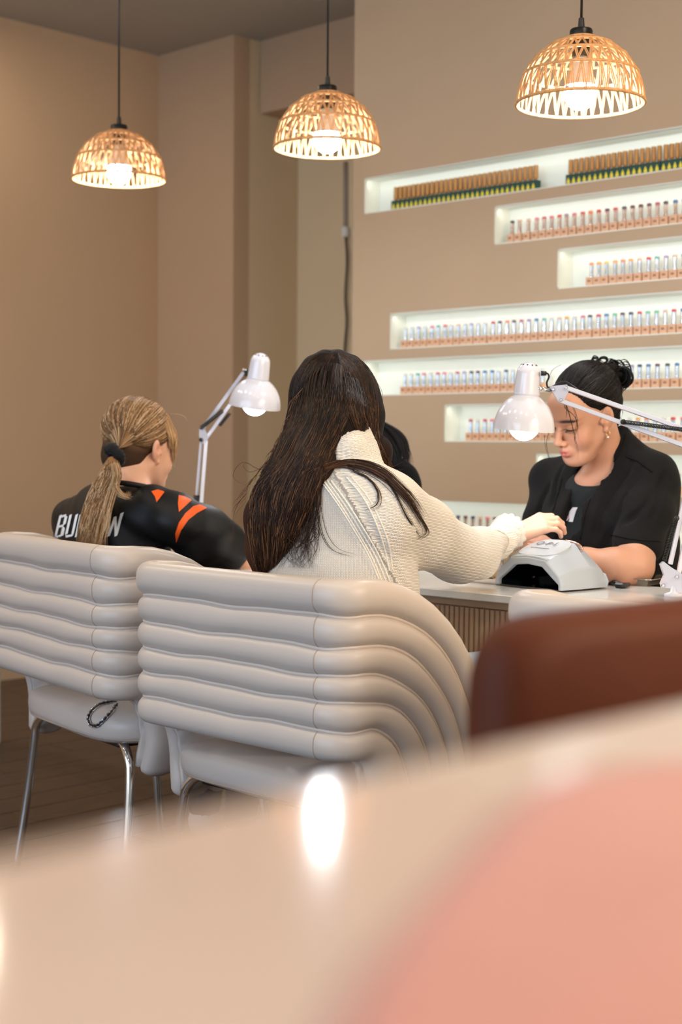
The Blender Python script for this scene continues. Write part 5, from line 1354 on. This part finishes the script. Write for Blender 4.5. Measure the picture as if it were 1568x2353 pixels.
for i in range(520):      # long face-framing strands over the temple and cheek
    s = RNG.random(); pts = []
    for x, y in ((338+30*s, 932+10*s), (364+26*s, 962), (380+22*s, 1000), (388+19*s-5*RNG.random(), 1030), (394+10*s-6*RNG.random(), 1046+20*RNG.random())):
        h = shoot(bt2, x, y, .003+.006*RNG.random()); pts.append(h if h is not None and proj(h)[2] < 4.2 else P(x, y, Y=2.49+RNG.normal(0, .004)))
    if s < .35: pts = pts[:4]
    if max(np.linalg.norm(pts[k+1]-pts[k]) for k in range(len(pts)-1)) < .09: paths.append(pts); cols.append(G[2+int(RNG.random()*3.99)])
for px_ in ([(400, 1060), (402, 1072), (410, 1076)], [(392, 950), (420, 955), (432, 968)], [(300, 920), (318, 912), (338, 918)], [(246, 1075), (238, 1105), (222, 1122)]):
    paths.append([P(x, y, Y=2.45) for x, y in px_]); cols.append(G[4])
strands('face_strand', paths, .0005, .0009, np.array(cols), M_hair, bh, n=14, tips=.4)
lower_body(blo, (P(265, 1240, Y=2.34)[0]+.04, 2.27, .568), (0.16, 1, 0), M_navy, 0, M_shoe, .42, .09)

# ================================================================== second technician, mostly hidden behind the long-haired customer
hid = thing('person', 'person with long black hair and black top, mostly hidden behind the long-haired customer', 'person', (P(850, 1500, Y=3.2)[0], 3.2, .5), world=True)
qc = P(800, 1002, Y=3.10); QM = headR(math.radians(176), math.radians(30), 0)
S = SDF((-3.25, 2.74, .58), (-2.62, 3.34, 1.30), .0045); qT = head(S, qc, QM, .95); S.cone(qT(0, -.035, -.055), P(845, 1100, Y=3.17), .046, .05, .02)
S.ell(P(850, 1230, Y=3.2), (.13, .08, .15), None, .03).ell(P(850, 1400, Y=3.2), (.13, .09, .2), None, .04).cone(P(845, 1100, Y=3.17), P(850, 1180, Y=3.19), .045, .06, .03)
for px in (905, 790):
    S.chain([P(850, 1170, Y=3.18), P(px, 1190, Y=3.14), P(px-5, 1265, Y=3.05), P(px-60, 1285, Y=2.88)], [.04, .036, .034, .022], .015)
    hw = P(px-60, 1285, Y=2.88); hand(S, hw, np.array([-.3, -1, 0]), np.array([0, 0, 1]), .165, [[.4, .6, .4]]*4, .05, [hw+np.array([.03, -.02, -.005]), hw+np.array([.035, -.045, -.01]), hw+np.array([.03, -.06, -.01])])
mm = S.mesh(); sdf_obj('body', mm, M_skin, hid, skin_col(mm[0], s2l(206, 156, 130), 9))
S = SDF(P(850, 1200, Y=3.15)-np.array([.34, .26, .36]), P(850, 1200, Y=3.15)+np.array([.30, .22, .26]), .006)
S.ell(P(848, 1200, Y=3.2), (.175, .11, .16), None, .04).ell(P(848, 1340, Y=3.2), (.18, .13, .2), None, .04)
S.cone(P(755, 1105, Y=3.19), P(912, 1108, Y=3.16), .060, .066, .03); S.chain([P(915, 1115, Y=3.16), P(918, 1190, Y=3.12)], [.064, .060], .02); S.chain([P(765, 1115, Y=3.18), P(765, 1190, Y=3.12)], [.06, .056], .02)
S.disp(lambda X, Y, Z: np.sin(X*45+Z*50+2*np.sin(Z*20))*.002)
sdf_obj('top', S.mesh(), M_black, hid)
S = SDF(qc-np.array([.22, .20, .22]), qc+np.array([.26, .26, .17]), .006)
S.ell(qT(0, -.022, .044), np.array((.080, .100, .090))*.95, QM, .01); S.plane(qT(0, .06, .06), QM@np.array([0, .8, -.6]), .01)
S.chain([qT(-.05, -.03, .0), P(866, 1020, Y=3.12), P(884, 1045, Y=3.10), P(900, 1070, Y=3.08)], [.036, .026, .018, .008], .02)
S.chain([qT(.06, -.03, .0), qT(.075, -.01, -.08), qT(.07, .0, -.16)], [.03, .03, .015], .02)
hm = S.mesh(); k_ = np.ones((len(hm[0]), 4), np.float32); k_[:, :3] = s2l(22, 18, 18); qh = sdf_obj('hair', hm, M_hbase, hid, k_)
paths, cols = [], []
for i in range(420):
    s = RNG.random(); Y = 3.09+RNG.normal(0, .012)
    paths.append([P(835+8*s, 945+10*(1-s), Y=Y), P(868+14*s, 968+12*(1-s), Y=Y), P(888+34*s, 992+22*(1-s), Y=Y), P(900+40*s, 1022+20*(1-s), Y=Y-.01), P(906+34*s+RNG.normal(0, 6), 1062+10*RNG.random(), Y=Y-.015)]); cols.append(BL[int(RNG.random()*3.9)])
strands('hair_strand', paths, .0006, .0012, np.array(cols), M_hair, qh, n=14, tips=.4)
lower_body(hid, (P(850, 1500, Y=3.2)[0], 3.26, .565), (0, -1, 0), M_navy, 0, mat('dark_shoe', s2l(26, 26, 28), .5), .32, .09)
for p_, nm in ((tec, 'near'), (hid, 'far')):      # stools carrying the two technicians
    st = thing('stool', 'round %s stool behind the nail table, hidden under the %s' % (('black', 'technician at right') if nm == 'near' else ('black', 'half-hidden technician')), 'stool', (p_.location.x, 3.26 if nm == 'far' else 3.24, 0))
    obj('seat', MB().lathe([(0, .40), (.17, .40), (.18, .42), (.18, .445), (.165, .462), (0, .466)], n=32), MT['black'], st, auto=50)
    obj('column', MB().tube([(0, 0, .05), (0, 0, .41)], .022, 12), MT['chrome'], st, True)
    for k in range(5):
        a = 2*math.pi*k/5; obj('leg', MB().tube([(0, 0, .07), (.12*math.cos(a), .12*math.sin(a), .055), (.22*math.cos(a), .22*math.sin(a), .03)], [.018, .014, .012], 8), MT['chrome'], st, True)

# ================================================================== things on the nail table
u0 = P(1137, 1345, Z=TZ); ux = P(1290, 1362, Z=TZ)-u0; uw = np.linalg.norm(ux); ux /= uw; uy = np.array([-ux[1], ux[0], 0])
uv = thing('uv_nail_lamp', 'white domed nail-curing lamp with dark open mouth and rose-gold handle', 'nail lamp', (u0+ux*uw/2))
uv.rotation_euler = (0, 0, math.atan2(ux[1], ux[0]))
M_uv = mat('uv_shell', s2l(178, 188, 200), .38, coat=.15); M_dk = mat('uv_dark', s2l(14, 20, 30), .12, coat=.6); M_uvg = mat('uv_grey', s2l(178, 184, 188), .4)
hwid = uw/2
def sect(y, b, m, t, zm, zt, zl=0.004): return [(-b, y, zl), (-b*1.0, y, .016), (-m, y, zm), (-t, y, zt), (0, y, zt+.004), (t, y, zt), (m, y, zm), (b*1.0, y, .016), (b, y, zl)]
secs = [sect(.000, hwid, hwid*.93, hwid*.52, .034, .069), sect(.022, hwid*1.0, hwid*.95, hwid*.56, .040, .0775), sect(.060, hwid*1.0, hwid*.95, hwid*.56, .050, .0925), sect(.100, hwid*.98, hwid*.93, hwid*.50, .052, .104), sect(.145, hwid*.94, hwid*.88, hwid*.40, .046, .084), sect(.165, hwid*.90, hwid*.82, hwid*.30, .030, .050)]
b = MB(); n = 9; vs = [p for s in secs for p in s]
fs = [(i*n+k, (i+1)*n+k, (i+1)*n+k+1, i*n+k+1) for i in range(len(secs)-1) for k in range(n-1)]+[tuple((len(secs)-1)*n+k for k in range(n))]
inn = [sect(.000, hwid*.90, hwid*.66, hwid*.42, .034, .053), sect(.010, hwid*.88, hwid*.64, hwid*.40, .034, .053)]
o0 = len(vs); vs += [p for s in inn for p in s]
fs += [(k, k+1, o0+k+1, o0+k) for k in range(n-1)]+[(o0+k, o0+k+1, o0+n+k+1, o0+n+k) for k in range(n-1)]
b.add(vs, fs); sh = obj('shell', b, M_uv, uv); bev = sh.modifiers.new('bevel', 'BEVEL'); bev.width = .0035; bev.segments = 2; bev.limit_method = 'ANGLE'; bev.angle_limit = .25
for p in sh.data.polygons: p.use_smooth = True
sh.data.set_sharp_from_angle(angle=math.radians(28))
b = MB(); inner = [sect(.010, hwid*.88, hwid*.64, hwid*.40, .034, .053), sect(.13, hwid*.80, hwid*.60, hwid*.36, .034, .056)]
vs = [p for s in inner for p in s]; b.add(vs, [(k, k+1, n+k+1, n+k) for k in range(n-1)]+[tuple(n+k for k in range(n))]); cav = obj('chamber', b, M_dk, uv)
obj('floor_plate', MB().box((0, .066, .003), (hwid*1.72, .128, .004), bev=.001), M_dk, uv)
b = MB()
for k in range(7): b.lathe([(0, .001), (.0035, .001), (.0035, -.002)], c=(-.055+.018*k, .1, .0555 if abs(k-3) < 3 else .05), axis=(0, -.3, -1), n=8)
obj('diode', b, MT['chrome'], cav)
obj('side_rail', MB().box((.03, .125, .018), (.09, .006, .016), bev=.001), M_uvg, cav)
# top plate with lettering, front lip, handle
oval = [(math.copysign(abs(math.cos(a))**.8, math.cos(a))*hwid*.60, .056+math.copysign(abs(math.sin(a))**.8, math.sin(a))*.047) for a in np.linspace(0, 2*math.pi, 40, False)]
def topz(x, y): return float(np.interp(y, [0, .022, .06, .1, .145], [.0730, .0815, .0965, .1080, .0880]))-.005*(abs(x)/(hwid*.55))**2
b = MB(); vs = [(x, y, topz(x, y)+.0022) for x, y in oval]+[(x*.5, .056+(y-.056)*.5, topz(x*.5, .056+(y-.056)*.5)+.0032) for x, y in oval]+[(0, .056, topz(0, .056)+.0034)]+[(x, y, topz(x, y)-.004) for x, y in oval]
m = 40; fs = [(k, (k+1) % m, m+(k+1) % m, m+k) for k in range(m)]+[(m+k, m+(k+1) % m, 2*m) for k in range(m)]+[(2*m+1+k, 2*m+1+(k+1) % m, (k+1) % m, k) for k in range(m)]
b.add(vs, fs); tp = obj('top_plate', b, mat('plate_marble', s2l(188, 194, 200), .35, noise=.06, nscale=60), uv, auto=40)
b = MB(); b.tube([(x, .004-.010*(1-(x/(hwid*.6))**2)*0+.002, .0735-.006*(x/(hwid*.6))**2) for x in np.linspace(-hwid*.56, hwid*.56, 14)], .0050, 10); obj('front_lip', b, M_uvg, uv, True)
Mi = (Matrix.Translation(uv.location)@Matrix.Rotation(uv.rotation_euler.z, 4, 'Z')).inverted()
hp = [np.array(Mi@Vector(P(x, y, Y=2.805))) for x, y in ((1300, 1243), (1314, 1245), (1328, 1250), (1337, 1258), (1337, 1265), (1330, 1270), (1318, 1271), (1310, 1266))]
b = MB(); b.tube(catmull(hp, 30), .0030, 10); obj('handle', b, mat('rose_gold', s2l(214, 168, 152), .2, metal=.9), uv, True)
def text_mesh(name, body, size, m, parent, M, offset=0.0):
    cu = bpy.data.curves.new(name, 'FONT'); cu.body = body; cu.size = size; cu.align_x = 'CENTER'; cu.align_y = 'CENTER'; cu.extrude = .0002; cu.offset = offset; cu.space_character = 1.1
    to = bpy.data.objects.new(name, cu); COL.objects.link(to); dg = bpy.context.evaluated_depsgraph_get(); me = bpy.data.meshes.new_from_object(to.evaluated_get(dg)); bpy.data.objects.remove(to)
    me.transform(M); me.materials.clear(); me.materials.append(m); o = bpy.data.objects.new(name, me); COL.objects.link(o); o.parent = parent; return o
M_pr = mat('grey_print', s2l(92, 100, 108), .5)
text_mesh('brand_lettering', 'O·P·I', .027, M_pr, tp, Matrix.Translation((0, .062, topz(0, .062)+.0046))@Matrix.Rotation(.33, 4, 'X'))
b = MB()
for k in range(9): b.box((-.026+.0065*k, .040, topz(0, .040)+.0040), (.0038, .0026, .0006))
obj('small_print', b, M_pr, tp)
# silver tray
tp0, tp1, tp2, tp3 = P(1385, 1352, Z=TZ), P(1488, 1352, Z=TZ), P(1512, 1328, Z=TZ), P(1400, 1325, Z=TZ)
tcn = (tp0+tp1+tp2+tp3)/4
tr = thing('tray', 'shallow silver metal tray on the table behind the curing lamp', 'tray', (tcn[0], tcn[1], TZ), .12)
def rr_(w, d, z, r=.016, n=6):
    o = []
    for cx_, cy_, a0 in ((w-r, d-r, 0), (-w+r, d-r, math.pi/2), (-w+r, -d+r, math.pi), (w-r, -d+r, 1.5*math.pi)):
        for k in range(n): a = a0+math.pi/2*k/(n-1); o.append((cx_+r*math.cos(a), cy_+r*math.sin(a), z))
    return o
b = MB(); rings = [rr_(.072, .058, .001), rr_(.086, .070, .0165), rr_(.094, .078, .0175), rr_(.094, .078, .0160), rr_(.087, .071, .0150), rr_(.073, .059, .0)]; n = 24
b.add([p for r in rings for p in r], [(i*n+k, i*n+(k+1) % n, (i+1)*n+(k+1) % n, (i+1)*n+k) for i in range(5) for k in range(n)]+[tuple(range(n)), tuple(5*n+k for k in range(n-1, -1, -1))])
obj('dish', b, mat('brushed_steel', s2l(206, 200, 188), .25, metal=.85), tr, auto=40)
# black plug lying beside the lamp
pg = thing('power_plug', 'black power plug and lead lying beside the curing lamp', 'plug', P(1425, 1354, Z=TZ), world=True)
b = MB(); b.box(P(1427, 1352, Z=TZ)+np.array([0, 0, .007]), (.026, .020, .013), bev=.004); b.beam(P(1432, 1353, Z=TZ)+np.array([0, 0, .007]), P(1444, 1349, Z=TZ)+np.array([0, 0, .006]), .012, .009, bev=.002); obj('plug', b, MT['black'], pg)
b = MB(); b.tube([P(1396, 1343, Z=TZ)+np.array([0, 0, .008]), P(1410, 1346, Z=TZ)+np.array([0, 0, .008]), P(1424, 1350, Z=TZ)+np.array([0, 0, .008])], .0062, 10); obj('lead', b, MT['black'], pg, True)
# wooden hand rest with a white towel, and a marbled jar
wr_ = thing('hand_rest', 'pale wooden hand rest under the cream sleeve', 'hand rest', P(1118, 1330, Z=TZ), world=True)
q = P(1122, 1318, Z=TZ+.02); wood = mat('pale_wood', s2l(214, 178, 128), .5, noise=.12, nscale=20, stretch=(1, 8, 1))
obj('block', MB().box(q+np.array([0, 0, .004]), (.115, .07, .014), bev=.003), wood, wr_); 
for k in (-1, 1): obj('foot', MB().box(q+np.array([.045*k, 0, -.0115]), (.014, .06, .017), bev=.002), wood, wr_)
b = MB(); q2 = P(1105, 1338, Z=TZ); b.box(q2+np.array([0, .0, .006]), (.13, .045, .011), bev=.004); o = obj('towel', b, mat('white_towel', s2l(236, 230, 222), .9, bump=.5, bscale=300)); tag(o, 'small white folded towel on the table edge under the cream sleeve', 'towel')
jq = P(1131, 1306, Y=2.86); jr = thing('jar', 'black and white marbled jar behind the curing lamp', 'jar', (jq[0], jq[1], TZ))
m_mb = mat('marbled', s2l(200, 198, 194), .3, noise=.9, nscale=34)
obj('pot', MB().lathe([(0, 0), (.026, 0), (.029, .006), (.029, .050), (.027, .056), (.022, .056), (.022, .05), (0, .05)], n=28), m_mb, jr, auto=50)
# chain strap of a bag lying on the left chair
M_link = mat('steel_link', s2l(200, 205, 215), .2, metal=1)
bag = thing('chain_strap', 'silver and black chain strap hanging over the seat of the left armchair', 'chain strap', (0, 0, 0), world=True)
st1 = [c for c in bpy.data.objects if c.parent == ch1 and c.name.startswith('seat') and 'base' not in c.name][0]
Mw = Matrix.Translation(ch1.location)@Matrix.Rotation(ch1.rotation_euler.z, 4, 'Z')@Matrix.Diagonal((*ch1.scale, 1))
sb_ = BVHTree.FromPolygons([tuple(Mw@v.co) for v in st1.data.vertices], [tuple(p.vertices) for p in st1.data.polygons])
loop = catmull([(268, 1614, 0), (250, 1618, 0), (228, 1624, 0), (212, 1638, 0), (207, 1654, 0), (214, 1666, 0), (228, 1666, 0), (246, 1652, 0), (262, 1634, 0), (270, 1622, 0)], 44)
lp = [shoot(sb_, x, y, .005) for x, y, _ in loop]; lp = [p for p in lp if p is not None]
bag.location = tuple(lp[0]) if lp else (0, 0, 0)
if len(lp) > 4:
    obj('leather_cord', MB().tube(lp, .0022, 6), MT['black'], bag, True)
    for i in range(1, len(lp)-1, 2):
        t_ = lp[i+1]-lp[i-1]; t_ /= np.linalg.norm(t_); a_v = np.cross(t_, FW); a_v /= np.linalg.norm(a_v)
        pts = [lp[i]+t_*.0062*math.cos(a)+a_v*.0036*math.sin(a) for a in np.linspace(0, 2*math.pi, 12, False)]
        obj('link', MB().tube(pts, .0013, 5, closed=True), M_link, bag, True)
